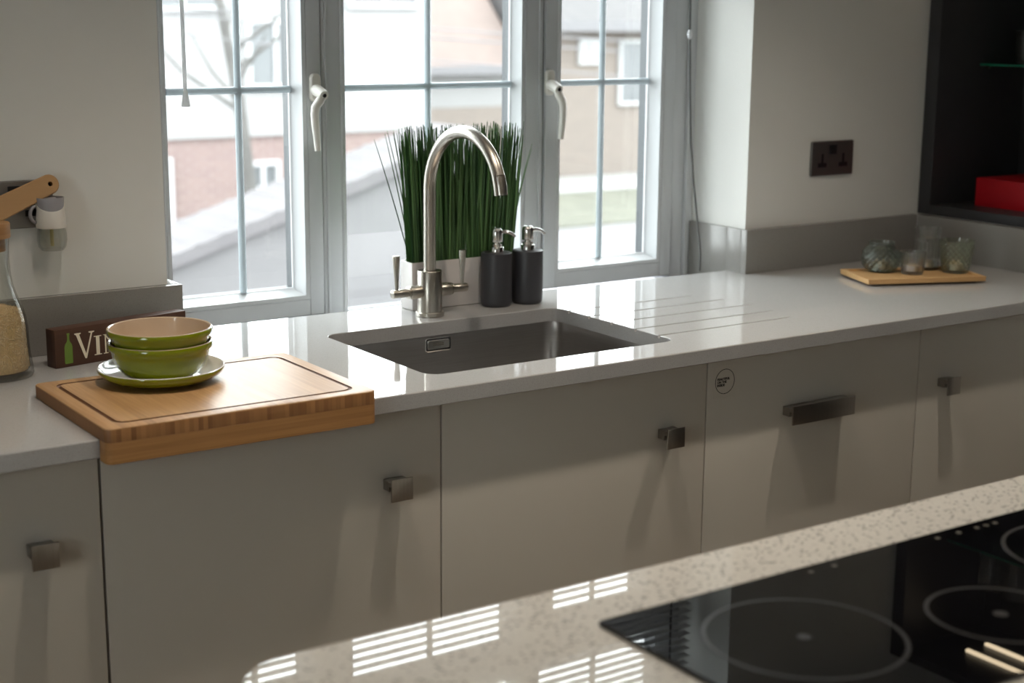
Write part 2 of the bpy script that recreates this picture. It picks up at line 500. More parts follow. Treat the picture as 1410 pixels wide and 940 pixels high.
# ------------------------------------------------------------------ room
YW, XL, XR = 0.590, 0.349, 1.829          # wall face, recess sides
YG = 0.800                                 # inner face of the window frame
bm = nb()
box(bm, -3.0, XL, YW, 0.90, 0, 2.40)
box(bm, XR, 3.0, YW, 0.90, 0, 2.40)
box(bm, XL, XR, YW, 0.90, 2.20, 2.40)
box(bm, XL, XR, YW + 0.09, 0.90, 0, 0.85)
tag(obj('wall_back', bm, WALL, smooth=0), 'painted wall around the window recess', 'wall', kind='structure')
bm = nb()
box(bm, 2.44, 2.82, -4.6, YW, 0, 1.0172)
box(bm, 2.80, 3.0, -4.6, YW, 1.0172, 2.40)
tag(obj('wall_right', bm, WALL, smooth=0), 'boxed-in side wall under the dark shelf unit', 'wall', kind='structure')
bm = nb(); box(bm, -3.2, -3.0, -4.6, -2.6, 0, 2.40); box(bm, -3.2, -3.0, -1.6, 0.90, 0, 2.40); box(bm, -3.2, -3.0, -2.6, -1.6, 0, .95); box(bm, -3.2, -3.0, -2.6, -1.6, 2.10, 2.40)
tag(obj('wall_left', bm, WALL, smooth=0), 'painted side wall away from the shelf unit', 'wall', kind='structure')
bm = nb(); box(bm, -3.2, 3.0, -4.8, -4.6, 0, 2.40)
tag(obj('wall_front', bm, WALL, smooth=0), 'painted wall facing the window', 'wall', kind='structure')
bm = nb(); box(bm, -3.2, 3.0, -4.8, 0.90, -0.1, 0)
tag(obj('floor', bm, FLOOR, smooth=0), 'oak kitchen floor', 'floor', kind='structure')
bm = nb(); box(bm, -3.2, 3.0, -4.8, 0.90, 2.40, 2.5)
tag(obj('ceiling', bm, CEIL, smooth=0), 'white kitchen ceiling', 'ceiling', kind='structure')
bm = nb(); box(bm, XL, XR, 0.672, YG + 0.06, 0.845, 0.866, 0.002)
tag(obj('trim_1', bm, UPVC), 'white cill board at the foot of the window', 'cill', kind='structure')

# ------------------------------------------------------------------ window
win = thing('window_1', 'white three-light window with grey glazing bars', 'window', (1.09, YG, 0.866), kind='structure')
def frame_ring(bm, x0, x1, z0, z1, w, y0, y1, bev=0.003):
    """rectangular frame of face width w"""
    box(bm, x0, x0 + w, y0, y1, z0, z1, bev)
    box(bm, x1 - w, x1, y0, y1, z0, z1, bev)
    box(bm, x0 + w, x1 - w, y0, y1, z0, z0 + w, bev)
    box(bm, x0 + w, x1 - w, y0, y1, z1 - w, z1, bev)

def bead(bm, x0, x1, z0, z1, w, yf, yb):
    """sloping, rounded glazing bead round an opening: outer edge at yf, inner edge at yb"""
    steps = [(0, yf), (w * .12, yf - .003), (w * .45, yf - .001), (w * .8, yb - .006), (w, yb - .001), (w, yb + .004)]
    loops = []
    for d, y in steps:
        loops.append([(x0 + d, y, z0 + d), (x1 - d, y, z0 + d), (x1 - d, y, z1 - d), (x0 + d, y, z1 - d)])
    loft(bm, loops)

GZ = 0.832
ZT = 1.865          # underside of the transom
bm = nb()
FX0, FX1 = XL + 0.002, 1.818
box(bm, FX0, FX0 + 0.045, YG, YG + .062, 0.866, 2.195, 0.003)         # jambs
box(bm, 1.768, FX1, YG, YG + .062, 0.866, 2.195, 0.003)
box(bm, 1.806, FX1 + .010, YG - .012, YG, 0.866, 2.195, 0.003)        # cover strip by the wall
box(bm, 0.792, 0.838, YG, YG + .062, 0.866, ZT, 0.003)                # mullions
box(bm, 0.800, 0.806, YG - .004, YG + .01, 0.866, ZT, 0.0015)
box(bm, 1.3206, 1.3700, YG, YG + .062, 0.866, ZT, 0.003)
box(bm, 1.356, 1.362, YG - .004, YG + .01, 0.866, ZT, 0.0015)
box(bm, FX0, FX1, YG + .001, YG + .062, ZT, ZT + .045, 0.003)          # transom
box(bm, FX0, FX1, YG + .001, YG + .062, 2.150, 2.195, 0.003)
box(bm, 0.792, 0.838, YG, YG + .062, ZT + .045, 2.15, 0.003)
box(bm, 1.3206, 1.3700, YG, YG + .062, ZT + .045, 2.15, 0.003)
box(bm, FX0 + .02, FX1 - .02, YG + .001, YG + .062, 0.866, 0.872, 0.001)
obj('fixed_frame', bm, UPVC, win)
for (x0, x1) in ((0.838, 1.3206),):
    bm = nb(); bead(bm, x0, x1, 0.852, ZT, 0.0245, YG + .002, GZ); obj('glazing_bead', bm, UPVC, win)
def sash(x0, x1):
    bm = nb()
    frame_ring(bm, x0, x1, 0.8815, ZT - .003, 0.034, YG - .006, YG + .05, 0.003)
    s = obj('sash', bm, UPVC, win)
    bm = nb(); bead(bm, x0 + .033, x1 - .033, 0.8815 + .033, ZT - .036, 0.0245, YG - .004, GZ)
    obj('glazing_bead', bm, UPVC, s)
    bm = nb(); frame_ring(bm, x0 - .0032, x1 + .0032, 0.8785, ZT, 0.0045, YG + .004, YG + .03, 0)
    obj('seal', bm, RUBBER, s)
    return s
sashL = sash(0.398, 0.7885)
sashR = sash(1.3730, 1.7650)
lights = [(0.398 + .0575, 0.7885 - .0575, 0.939, ZT - .060), (0.8625, 1.2961, 0.8765, ZT - .0245), (1.3730 + .0575, 1.7650 - .0575, 0.939, ZT - .060)]
for (x0, x1, z0, z1) in lights:
    bm = nb(); box(bm, x0 - .006, x1 + .006, GZ + .000, GZ + .004, z0 - .006, z1 + .006)
    obj('glass_pane', bm, PANE, win, smooth=0)
    bm = nb(); frame_ring(bm, x0 - .012, x1 + .012, z0 - .012, z1 + .012, 0.011, GZ + .0045, GZ + .032, 0)
    obj('outer_rebate', bm, GASKET, win, label='dark outer rebate behind the glass edge')
    xm = (x0 + x1) / 2 - (0.006 if x0 > 0.8 and x0 < 1.2 else (-.020 if x0 < .5 else 0.005))
    for (a, b, c, d) in ((xm - .0075, xm + .0075, z0, z1), (x0, x1, 1.3585, 1.3735)):
        bm = nb()
        if c == z0:
            loft(bm, [[(a + q, GZ - .0095 + w, c), (b - q, GZ - .0095 + w, c), (b - q, GZ - .0095 + w, d), (a + q, GZ - .0095 + w, d)] for q, w in ((0, .0090), (.001, .003), (.0045, 0), (.0055, 0))], False, True)
        else:
            loft(bm, [[(a, GZ - .010 + w, c + q), (b, GZ - .010 + w, c + q), (b, GZ - .010 + w, d - q), (a, GZ - .010 + w, d - q)] for q, w in ((0, .0095), (.001, .003), (.0045, 0), (.0055, 0))], False, True)
        obj('glazing_bar', bm, BARM, win)
for (x0, x1) in ((FX0 + .045, 0.792), (0.838, 1.3206), (1.370, 1.768)):
    bm = nb(); bead(bm, x0, x1, ZT + .045, 2.150, 0.02, YG + .002, GZ); obj('glazing_bead', bm, UPVC, win)
    bm = nb(); box(bm, x0 + .014, x1 - .014, GZ, GZ + .004, ZT + .059, 2.136); obj('glass_pane', bm, PANE, win, smooth=0)
    bm = nb(); xm = (x0 + x1) / 2; box(bm, xm - .0075, xm + .0075, GZ - .009, GZ - .001, ZT + .065, 2.13, .002); obj('glazing_bar', bm, BARM, win)

w2 = thing('added_fill_window', 'plain side window added for fill light in the wall away from the shelf unit', 'window', (-3.1, -2.15, .95), kind='structure')  # unseen window, added to let in cool fill daylight
bm = nb()
box(bm, -3.16, -3.10, -2.6, -2.54, .95, 2.10, .003); box(bm, -3.16, -3.10, -1.66, -1.6, .95, 2.10, .003)
box(bm, -3.16, -3.10, -2.54, -1.66, .95, 1.01, .003); box(bm, -3.16, -3.10, -2.54, -1.66, 2.04, 2.10, .003); box(bm, -3.155, -3.105, -2.125, -2.075, 1.01, 2.04, .003)
obj('fixed_frame', bm, UPVC, w2)
bm = nb(); box(bm, -3.132, -3.128, -2.54, -1.66, 1.01, 2.04); obj('glass_pane', bm, PANE, w2, smooth=0)
def window_handle(x, dx, parent):
    """espagnolette handle: plate, hub and a cranked lever whose sideways offsets are dx"""
    y = YG - .006
    bm = nb()
    T = Matrix.Translation((x, y, 1.370)) @ Matrix.Rotation(PI / 2, 4, 'X')
    prism(bm, rrect(-.0125, .0125, -.030, .030, .011), 0.0, 0.012, 0.003, T)                 # base plate
    tube(bm, [(x, y - .008, 1.366), (x, y - .022, 1.363), (x + dx[0] * .4, y - .036, 1.358), (x + dx[0] * .5, y - .044, 1.355)], [.0125, .0125, .0120, .0105], 14)
    zz = (1.356, 1.344, 1.331, 1.316, 1.290, 1.262, 1.240)
    tube(bm, [(x + d, y - .036 + .0006 * i, z) for i, (d, z) in enumerate(zip(dx, zz))], [.0085, .0098, .0095, .0088, .0082, .0074, .0066], 12)
    h = obj('window_handle', bm, WHITEP, parent)
    bm = nb(); lathe(bm, [(.0042, -.002), (.0042, .0035)], 14, Matrix.Translation((x + dx[0] * .5, y - .0435, 1.3555)) @ Matrix.Rotation(PI / 2, 4, 'X'))
    obj('lock_barrel', bm, BLACKP, parent, label='small black lock barrel of the handle')
window_handle(0.771, (.004, -.004, -.014, -.016, -.014, -.011, -.009), sashL)
window_handle(1.3800, (0, .005, .014, .019, .019, .017, .015), sashR)

# ------------------------------------------------------------------ venetian blind raised over the upper half
blind = thing('venetian_blind', 'white slatted blind over the upper half of the window', 'blind', (1.09, 0.73, 2.19))
bm = nb(); box(bm, 0.36, 1.815, 0.70, 0.745, 2.15, 2.198, .002); obj('headrail', bm, SLATM, blind)
bm = nb(); box(bm, 0.37, 1.805, 0.710, 0.735, 1.655, 1.672, .003); obj('bottom_rail', bm, SLATM, blind)
slat_me = None
zs = 1.690
while zs < 2.145:
    if slat_me is None:
        bm = nb()
        L = []
        for x in (0.37 - 1.09, 1.805 - 1.09):
            prof = []
            for i in range(7):
                t = i / 6 - .5
                prof.append((x, t * .025, .0018 * (1 - (2 * t) ** 2)))
            for i in range(6, -1, -1):
                t = i / 6 - .5
                prof.append((x, t * .025, .0018 * (1 - (2 * t) ** 2) - .0005))
            L.append(prof)
        loft(bm, L, True, True)
        o = obj('slat', bm, SLATM, blind, smooth=30, loc=0)
        slat_me = o.data
    else:
        o = bpy.data.objects.new('slat', slat_me); COL.objects.link(o); o.parent = blind
    o.location = (0, -.0075, zs - 2.19); o.rotation_euler = (math.radians(3), 0, 0)
    zs += 0.0208
for x in (0.52, 1.09, 1.66):
    bm = nb(); tube(bm, [(x, .7085, 1.66), (x, .7085, 2.16)], .0008, 6); tube(bm, [(x, .7365, 1.66), (x, .7365, 2.16)], .0008, 6)
    obj('ladder_cord', bm, SLATM, blind)
bm = nb(); tube(bm, [(0.440, .694, 2.15), (0.4405, .694, 1.7), (0.442, .694, 1.365)], .0040, 8)
w_ = obj('tilt_wand', bm, ACRYL, blind, label='clear rod hanging in front of the glass')
bm = nb(); lathe(bm, [(.0042, .030), (.0055, .022), (.0090, .0), (.0070, -.001)], 10, Matrix.Translation((0.4425, .694, 1.345)))
obj('wand_tip', bm, ACRYL, w_)
bm = nb(); tube(bm, [(1.741, .72, 2.16), (1.7425, .72, 1.56), (1.745, .72, 1.48), (1.751, .72, 1.34), (1.757, .718, 1.214), (1.762, .708, 1.12), (1.762, .690, 1.03), (1.752, .664, .955), (1.741, .652, .9135)], .0026, 8)
c_ = obj('lift_cord', bm, CORDM, blind, label='dark pull cord hanging down to the worktop')
bm = nb(); lathe(bm, [(.002, -.012), (.0055, -.007), (.0075, 0), (.0055, .007), (.002, .012)], 12, Matrix.Translation((1.745, .72, 1.481)))
obj('cord_connector', bm, ACRYL, c_)

# ------------------------------------------------------------------ worktop, upstands, sink
outer = [(-1.6, -0.03), (2.44, -0.03), (2.44, 0.59), (XR, 0.59), (XR, 0.641), (XL, 0.667), (XL, 0.59), (-1.6, 0.59)]
bm = nb(); prism(bm, outer, 0.881, 0.910, 0.0018)
wt = obj('worktop', bm, QUARTZ, smooth=0)
tag(wt, 'polished grey quartz worktop running below the window', 'worktop')
SX0, SX1, SY0, SY1 = 0.615, 1.173, 0.062, 0.466
c = nb(); prism(c, rrect(SX0, SX1, SY0, SY1, .030, 8), 0.85, 0.95); cut(wt, c)
# eased rim of the cut-out
c = nb()
loft(c, [[(x, y, .9087) for x, y in rrect(SX0, SX1, SY0, SY1, .030, 8)], [(x, y, .9105) for x, y in rrect(SX0 - .0018, SX1 + .0018, SY0 - .0018, SY1 + .0018, .0318, 8)],
         [(x, y, .915) for x, y in rrect(SX0 - .0018, SX1 + .0018, SY0 - .0018, SY1 + .0018, .0318, 8)]], True, True)
cut(wt, c)
for (y, x1) in ((0.417, 1.519), (0.345, 1.548), (0.268, 1.570), (0.190, 1.551), (0.116, 1.532)):
    c = nb()
    w = .0034
    pts = []
    x0 = 1.160
    for (x, zb) in ((x0, .9040), (x1 - .01, .9082), (x1, .9099)):
        k = w if x < x1 - .001 else .0012
        pts.append([(x, y - k, .9115), (x, y - k * .8, zb + .0008), (x, y, zb), (x, y + k * .8, zb + .0008), (x, y + k, .9115)])
    loft(c, pts, True, True)
    cut(wt, c)
wt.data.shade_flat()

ups = []
bm = nb(); box(bm, -1.6, 0.372, 0.570, 0.5895, 0.9102, 1.0172, .0015); box(bm, XL + .0005, 0.372, 0.5895, YG - .015, 0.9102, 1.0172, .0015)
tag(obj('upstand', bm, UPQ), 'grey quartz upstand behind the wine sign and the bowls', 'upstand')
bm = nb(); box(bm, 1.817, 2.420, 0.570, 0.5895, 0.9102, 1.0172, .0015); box(bm, 1.817, XR - .0005, 0.5895, 0.6440, 0.9102, 1.0172, .0005); box(bm, 1.817, XR - .0005, 0.6440, YG - .015, 0.8665, 1.0172, .0005)
tag(obj('upstand', bm, UPQ), 'grey quartz upstand below the bronze socket, turning into the window recess', 'upstand')
bm = nb(); box(bm, 2.420, 2.4395, -.60, 0.570, 0.9102, 1.0172, .0015)
tag(obj('upstand', bm, UPQ), 'grey quartz upstand below the dark shelf unit', 'upstand')

sink = thing('sink', 'brushed steel undermounted sink bowl set in the worktop', 'sink', (0.894, 0.264, 0.70))
bm = nb()
loops = []
for (d, r, z) in ((.020, .046, .8808), (.0035, .028, .8808), (.0030, .028, .8790), (.0025, .028, .860), (-.002, .030, .735), (-.007, .036, .716), (-.018, .046, .704), (-.04, .05, .700)):
    loops.append([(x, y, z) for x, y in rrect(SX0 - d, SX1 + d, SY0 - d, SY1 + d, r + .012, 8)])
loops.append([(0.894 + .045 * math.cos(a), 0.264 + .045 * math.sin(a), .697) for a in [math.atan2(p[1] - .264, p[0] - .894) for p in loops[-1]]])
loft(bm, loops, False, True)
sb = obj('bowl', bm, STEEL, sink)
bm = nb(); lathe(bm, [(.040, .6985), (.041, .7005), (.036, .7015), (.030, .700), (.012, .699)], 28, Matrix.Translation((.894, .264, 0)))
obj('waste_strainer', bm, CHROME, sink)
TO = Matrix.Translation((0.879, SY1 + .0025, 0.8620)) @ Matrix.Rotation(PI / 2, 4, 'X')
bm = nb(); prism(bm, rrect(-.0300, .0300, -.0130, .0130, .005), -.001, .0022, .0006, TO)
ov = obj('overflow_rim', bm, BLACKP, sink, label='dark slot around the overflow plate')
bm = nb(); prism(bm, rrect(-.0262, .0262, -.0094, .0094, .0035), .0005, .0036, .0008, TO)
obj('overflow_plate', bm, CHROME, ov)
bm = nb()
for zz in (-.0016, .0020):
    prism(bm, [(-.012, zz - .0011), (.012, zz - .0011), (.012, zz + .0011), (-.012, zz + .0011)], .0035, .0038, 0, TO)
obj('overflow_mark', bm, KEYP, ov)
bm = nb()
L1 = rrect(-.0312, .0312, -.0142, .0142, .0062); L0 = rrect(-.0298, .0298, -.0128, .0128, .005)
loft(bm, [[TO @ Vector((x, y, z)) for x, y in L] for L, z in ((L1, -.001), (L1, .0020), (L0, .0028), (L0, .0015))])
obj('overflow_surround', bm, CHROME, ov)

# ------------------------------------------------------------------ cabinets
def handle(x0, x1, parent):
    bm = nb()
    box(bm, x0, x1, -.0325, -.0290, .7265, .7655, .0012)
    box(bm, x0 - .000, x1, -.0295, -.0185, .7520, .7600, .0008)
    box(bm, x0 + .002, x1 - .002, -.0200, -.0002, .7420, .7600, .0008)
    # small stem reaching back to the door
    return obj('handle', bm, NICKEL, parent, label='brushed nickel plate handle')

def cabinet(x0, x1, hx, label, wide=False, name='base_cabinet', cat='cabinet', hollow=True, gapl=.0015):
    t = thing(name, label, cat, ((x0 + x1) / 2, 0.28, 0), group='cabinets below the window' if name == 'base_cabinet' else None)
    if hollow:
        for xs in ((x0 + .001, x0 + .019), (x1 - .019, x1 - .001)):
            bm = nb(); box(bm, xs[0], xs[1], 0.0215, 0.555, 0.10, 0.8805); obj('side_panel', bm, CARC, t, smooth=0)
        bm = nb(); box(bm, x0 + .019, x1 - .019, 0.0215, 0.555, 0.10, 0.118); obj('base_panel', bm, CARC, t, smooth=0)
        bm = nb(); box(bm, x0 + .019, x1 - .019, 0.545, 0.555, 0.118, 0.8805); obj('back_panel', bm, CARC, t, smooth=0)
    else:
        bm = nb(); box(bm, x0 + .003, x1 - .003, 0.0215, 0.555, 0.10, 0.8800, .002); obj('body', bm, CARC, t)
    bm = nb(); box(bm, x0, x1, 0.05, 0.066, 0.0, 0.0995); obj('plinth', bm, DARKGAP, t, smooth=0)
    bm = nb(); box(bm, x0 + gapl, x1 - .0015, 0.0, 0.019, 0.112, 0.8745, .0012)
    d = obj('door', bm, DOOR, t)
    if hx: handle(hx[0], hx[1], d)
    return t, d
cabinet(-.6, 0, (-.1165, -.0755), 'cabinet below the rice jar with a square handle by its edge', )
cabinet(0, .6, (.4835, .5250), 'cabinet below the bamboo board with a square handle', gapl=.0030)
cabinet(.6, 1.2, (1.0790, 1.1210), 'cabinet below the sink with a square handle')
dw, dwd = cabinet(1.2, 1.8, (1.4020, 1.5770), 'built-in dishwasher with a long handle and a round sticker', True, 'dishwasher', 'dishwasher', False)
cabinet(1.8, 2.4, (1.8615, 1.9015), 'cabinet beside the dishwasher with a square handle near their joint')
bm = nb(); box(bm, 2.4015, 2.4385, .002, .019, 0.10, .8745, .001)
tag(obj('filler_panel', bm, DOOR), 'narrow filler strip between the end cabinet and the wall', 'panel')

def text_mesh(s, size, m, T, parent, name='lettering', bold=0.0, ext=0.0002, spacing=1.0):
    cu = bpy.data.curves.new(name, 'FONT')
    cu.body = s; cu.size = size; cu.extrude = ext; cu.offset = bold; cu.space_character = spacing
    o = bpy.data.objects.new(name, cu); COL.objects.link(o)
    dg = bpy.context.evaluated_depsgraph_get()
    me = bpy.data.meshes.new_from_object(o.evaluated_get(dg))
    bpy.data.objects.remove(o); bpy.data.curves.remove(cu)
    me.transform(T); me.materials.clear(); me.materials.append(m)
    t = bpy.data.objects.new(name, me); COL.objects.link(t)
    t.parent = parent; t.matrix_parent_inverse = parent.matrix_world.inverted()
    return t

TS = Matrix.Translation((1.2455, -.0001, .8315)) @ Matrix.Rotation(PI / 2, 4, 'X')
bm = nb(); prism(bm, rrect(-.030, .030, -.032, .032, .002), -.0001, .0001, 0, TS)
stk = obj('sticker', bm, DOOR, dwd, smooth=0, label='clear round-printed sticker')
bm = nb()
n = 48
loft(bm, [[TS @ Vector((r * math.cos(2 * PI * k / n), r * math.sin(2 * PI * k / n), z)) for k in range(n)] for r, z in ((.0250, .0002), (.0250, .0005), (.0238, .0005), (.0238, .0002))])
obj('sticker_print', bm, INK, stk, smooth=0)
for i, (s, sz) in enumerate((('BEAUTIFUL', .0064), ('ON THE', .0064), ('INSIDE', .0064))):
    text_mesh(s, sz, INK, TS @ Matrix.Translation((-.0195, .0030 - i * .0060, .0003)), stk, 'sticker_print', bold=.00022)

# ------------------------------------------------------------------ mixer tap
tx, ty = 0.8964, 0.5286
tap = thing('mixer_tap', 'brushed nickel mixer tap with a tall swan-neck spout behind the sink', 'tap', (tx, ty, .910))
TT = Matrix.Translation((tx, ty, 0))
bm = nb(); lathe(bm, [(.0285, .9101), (.0295, .911), (.0295, .9185), (.0285, .9195), (.0255, .9195)], 40, TT); obj('base_ring', bm, TAPM, tap)
bm = nb(); lathe(bm, [(.0255, .9195), (.0255, 1.0040), (.0245, 1.0055), (.0140, 1.0055)], 40, TT); obj('body', bm, TAPM, tap)
R, z0, rs = 0.126, 1.172, .0128
pts = [(tx, ty, 1.0055), (tx, ty, 1.05), (tx, ty, 1.11), (tx, ty, z0)]
phi = math.radians(2)
THE = 174
for k in range(1, 33):
    a = math.radians(THE * k / 32)
    d = R * (1 - math.cos(a))
    pts.append((tx + math.sin(phi) * d, ty - math.cos(phi) * d, z0 + R * math.sin(a)))
bm = nb(); tube(bm, pts[:-3], rs, 24); sp = obj('spout', bm, TAPM, tap)
bm = nb(); tube(bm, [Vector(p) for p in pts[-4:]], [rs + .0004, rs + .0006, rs + .0006, rs + .0002], 24); obj('spout_tip', bm, TAPM, sp)
bm = nb(); d_ = (Vector(pts[-1]) - Vector(pts[-2])).normalized(); tube(bm, [Vector(pts[-1]) - d_ * .003, Vector(pts[-1]) + d_ * .0008], .0098, 20); obj('aerator', bm, BLACKP, sp)
for s in (-1, 1):
    zc = .9625
    bm = nb()
    cyl(bm, (tx + s * .018, ty, zc), (tx + s * .049, ty, zc), .0138, 28, bev=.0012)
    cyl(bm, (tx + s * .049, ty, zc), (tx + s * .0515, ty, zc), .0105, 28)
    cyl(bm, (tx + s * .0515, ty, zc), (tx + s * .0535, ty, zc), .0125, 28, bev=.0005)
    cyl(bm, (tx + s * .053, ty, zc), (tx + s * .090, ty, zc), .0088, 24, bev=.0008)
    v = obj('valve', bm, TAPM, tap)
    bm = nb()
    tube(bm, [(tx + s * .079, ty, zc + .006), (tx + s * .079, ty, zc + .012), (tx + s * .0795, ty, zc + .045), (tx + s * .080, ty, zc + .076), (tx + s * .080, ty, zc + .0785), (tx + s * .080, ty, zc + .0795)],
         [.0036, .0036, .0058, .0080, .0076, .0064], 20)
    obj('lever', bm, TAPM, v)

# ------------------------------------------------------------------ soap dispensers
def dispenser(x, y, rot, label):
    t = thing('soap_dispenser', label, 'dispenser', (x, y, .9102), group='soap dispensers by the tap')
    T = Matrix.Translation((x, y, .9102))
    bm = nb(); lathe(bm, [(.029, 0), (.0315, .0025), (.0335, .006), (.0338, .012), (.0338, .1130), (.0330, .1150), (.0315, .1158), (.014, .1160)], 48, T)
    obj('bottle', bm, CHARC, t)
    bm = nb(); lathe(bm, [(.0150, .1158), (.0150, .1270), (.0142, .1280), (.0118, .1285), (.0118, .1340)], 32, T)
    p = obj('collar', bm, CHROME, t)
    bm = nb(); lathe(bm, [(.0075, .133), (.0075, .138), (.0128, .1385), (.0130, .140), (.0128, .159), (.0118, .1640), (.0085, .1680), (.003, .1692)], 32, T)
    h = obj('pump_head', bm, CHROME, t)
    d = Vector((math.cos(rot), math.sin(rot), 0)); c0 = Vector((x, y, .9102))
    bm = nb(); tube(bm, [c0 + d * .006 + Vector((0, 0, .158)), c0 + d * .018 + Vector((0, 0, .1595)), c0 + d * .028 + Vector((0, 0, .1575)), c0 + d * .036 + Vector((0, 0, .153)), c0 + d * .041 + Vector((0, 0, .148))],
                    [.0050, .0044, .0040, .0036, .0032], 14)
    obj('nozzle', bm, CHROME, h)
dispenser(1.0770, .5510, math.radians(-20), 'charcoal soap dispenser with a steel pump, the nearer of the pair to the tap')
dispenser(1.1540, .5450, math.radians(-8), 'charcoal soap dispenser with a steel pump, farther from the tap')

# ------------------------------------------------------------------ planter with upright grass
pl = thing('planter', 'white trough planter of tall upright grass behind the tap', 'plant', (1.02, .618, .9102))
bm = nb()
PX0, PX1, PY0, PY1 = .8895, 1.158, .589, .6385
loft(bm, [[(x, y, z) for x, y in rrect(PX0 + d, PX1 - d, PY0 + d, PY1 - d, .002, 3)] for d, z in ((.0015, .9102), (0, .9115), (0, 1.0105), (.0006, 1.0118), (.003, 1.0118), (.0036, 1.0105), (.0036, .985))], True, False)
pt = obj('pot', bm, POTM, pl)
bm = nb(); box(bm, PX0 + .0036, PX1 - .0036, PY0 + .0036, PY1 - .0036, .985, 1.000); obj('fill', bm, SOIL, pl, smooth=0)
bm = nb()
rg = random.Random(11)
def blade(bm, p0, lean, h, r, curve):
    p0 = Vector(p0); pts = []; rr = []
    n = 5
    for i in range(n + 1):
        t = i / n
        pts.append(p0 + Vector((lean[0] * (t + curve * t * t), lean[1] * (t + curve * t * t), h * t)))
        rr.append(r * (1 - .6 * t ** 4))
    tube(bm, pts, rr, 3, cap=False)
for i in range(430):
    u = rg.random(); v = rg.random()
    x = PX0 + .007 + u * (PX1 - PX0 - .014); y = PY0 + .007 + v * (PY1 - PY0 - .014)
    h = rg.triangular(.235, .303, .296)
    lx = (u - .5) * .032 + rg.gauss(0, .007)
    ly = (v - .5) * .015 + rg.gauss(0, .004)
    blade(bm, (x, y, .998), (lx, ly, 0), h, rg.uniform(.0017, .0028), rg.uniform(-.3, .5))
for (lx, h, c_) in ((-.095, .275, .15), (-.075, .285, .1), (-.062, .292, .3), (-.050, .292, .2), (-.042, .285, .4), (-.034, .296, .1)):
    blade(bm, (PX0 + .010 + rg.random() * .01, PY0 + .02, .998), (lx * .8, 0, 0), h, .0015, c_)
for (lx, h, c_) in ((.034, .26, .5), (.048, .24, .6), (.060, .25, .4), (.026, .28, .2)):
    blade(bm, (PX1 - .012 - rg.random() * .01, PY0 + .02, .998), (lx * .8, 0, 0), h, .0015, c_)
obj('grass_blades', bm, GRASS, pl, smooth=60, kind='stuff')

# ------------------------------------------------------------------ bamboo board, plate and bowls
brd = thing('chopping_board', 'thick bamboo chopping board hooked over the worktop edge', 'board', (.213, .11, .9102))
BX0, BX1, BY0, BY1 = -.008, .4415, -.062, .277
bm = nb()
bo = rrect(BX0, BX1, BY0, BY1, .012, 5); bi = rrect(BX0 + .002, BX1 - .002, BY0 + .002, BY1 - .002, .010, 5)
loft(bm, [[(x, y, .9104) for x, y in bo], [(x, y, .9300) for x, y in bo], [(x, y, .9314) for x, y in rrect(BX0 + .0006, BX1 - .0006, BY0 + .0006, BY1 - .0006, .0114, 5)], [(x, y, .9320) for x, y in bi]], True, True)
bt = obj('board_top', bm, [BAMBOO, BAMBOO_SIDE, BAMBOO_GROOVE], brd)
c = nb()
gi, go = .024, .031
path = rrect(BX0 + .0275, BX1 - .0275, BY0 + .0275, BY1 - .0275, .018, 6)
no = rrect(BX0 + go - .007, BX1 - go + .007, BY0 + go - .007, BY1 - go + .007, .021, 6)
ni = rrect(BX0 + go, BX1 - go, BY0 + go, BY1 - go, .014, 6)
loft(c, [[(x, y, .934) for x, y in no], [(x, y, .9305) for x, y in no], [(x, y, .9288) for x, y in path], [(x, y, .9305) for x, y in ni], [(x, y, .934) for x, y in ni], [(x, y, .934) for x, y in no]])
bmesh.ops.remove_doubles(c, verts=c.verts, dist=1e-6)
cut(bt, c); sharp(bt, 30)
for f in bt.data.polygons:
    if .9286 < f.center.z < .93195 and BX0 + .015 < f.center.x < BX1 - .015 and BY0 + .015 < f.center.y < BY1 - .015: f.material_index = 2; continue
    f.material_index = 1 if abs(f.normal.z) < .3 and f.normal.length and f.center.z < .931 and (f.center.x < BX0 + .004 or f.center.x > BX1 - .004 or f.center.y < BY0 + .004 or f.center.y > BY1 - .004) else 0
bm = nb()
lo_ = [p for p in rrect(BX0, BX1, BY0, BY0 + .10, .012, 5) if p[1] < BY0 + .02] + [(BX1, -.0325), (BX0, -.0325)]
lo_ = [(BX1, -.0325), (BX0, -.0325)] + [p for p in rrect(BX0, BX1, BY0, BY0 + .10, .012, 5) if p[1] < BY0 + .02]
prism(bm, lo_, .8775, .91035, .0008)
obj('front_lip', bm, BAMBOO_END, brd)

def lathe_two(name, outer_p, inner_p, m_out, m_in, T, parent, seg=64):
    """crockery: outer skin and inner skin in one closed mesh with two materials"""
    bm = nb()
    prof = outer_p + inner_p
    lathe(bm, prof, seg, T)
    me_o = obj(name, bm, [m_out, m_in], parent)
    k = len(outer_p) - 1
    for f in me_o.data.polygons:
        pass
    nface = (len(prof) - 1) * seg
    for i, f in enumerate(me_o.data.polygons):
        if i < nface and i // seg >= k: f.material_index = 1
        if i >= nface + 1: f.material_index = 1
    return me_o
bx, by = .177, .190
zb = .9322
TP = Matrix.Translation((bx, by, zb))
o = lathe_two('plate', [(.056, .0005), (.058, .0), (.062, .0008), (.078, .0036), (.090, .0080), (.0985, .0140), (.1025, .0195), (.1032, .0225), (.1026, .0243)], [(.1010, .0250), (.0990, .0238), (.0955, .0190), (.087, .0125), (.074, .0078), (.056, .0050), (.020, .0045)], LIME, WHITEG, TP, None)
tag(o, 'lime green plate with a pale inside under the two bowls', 'plate')
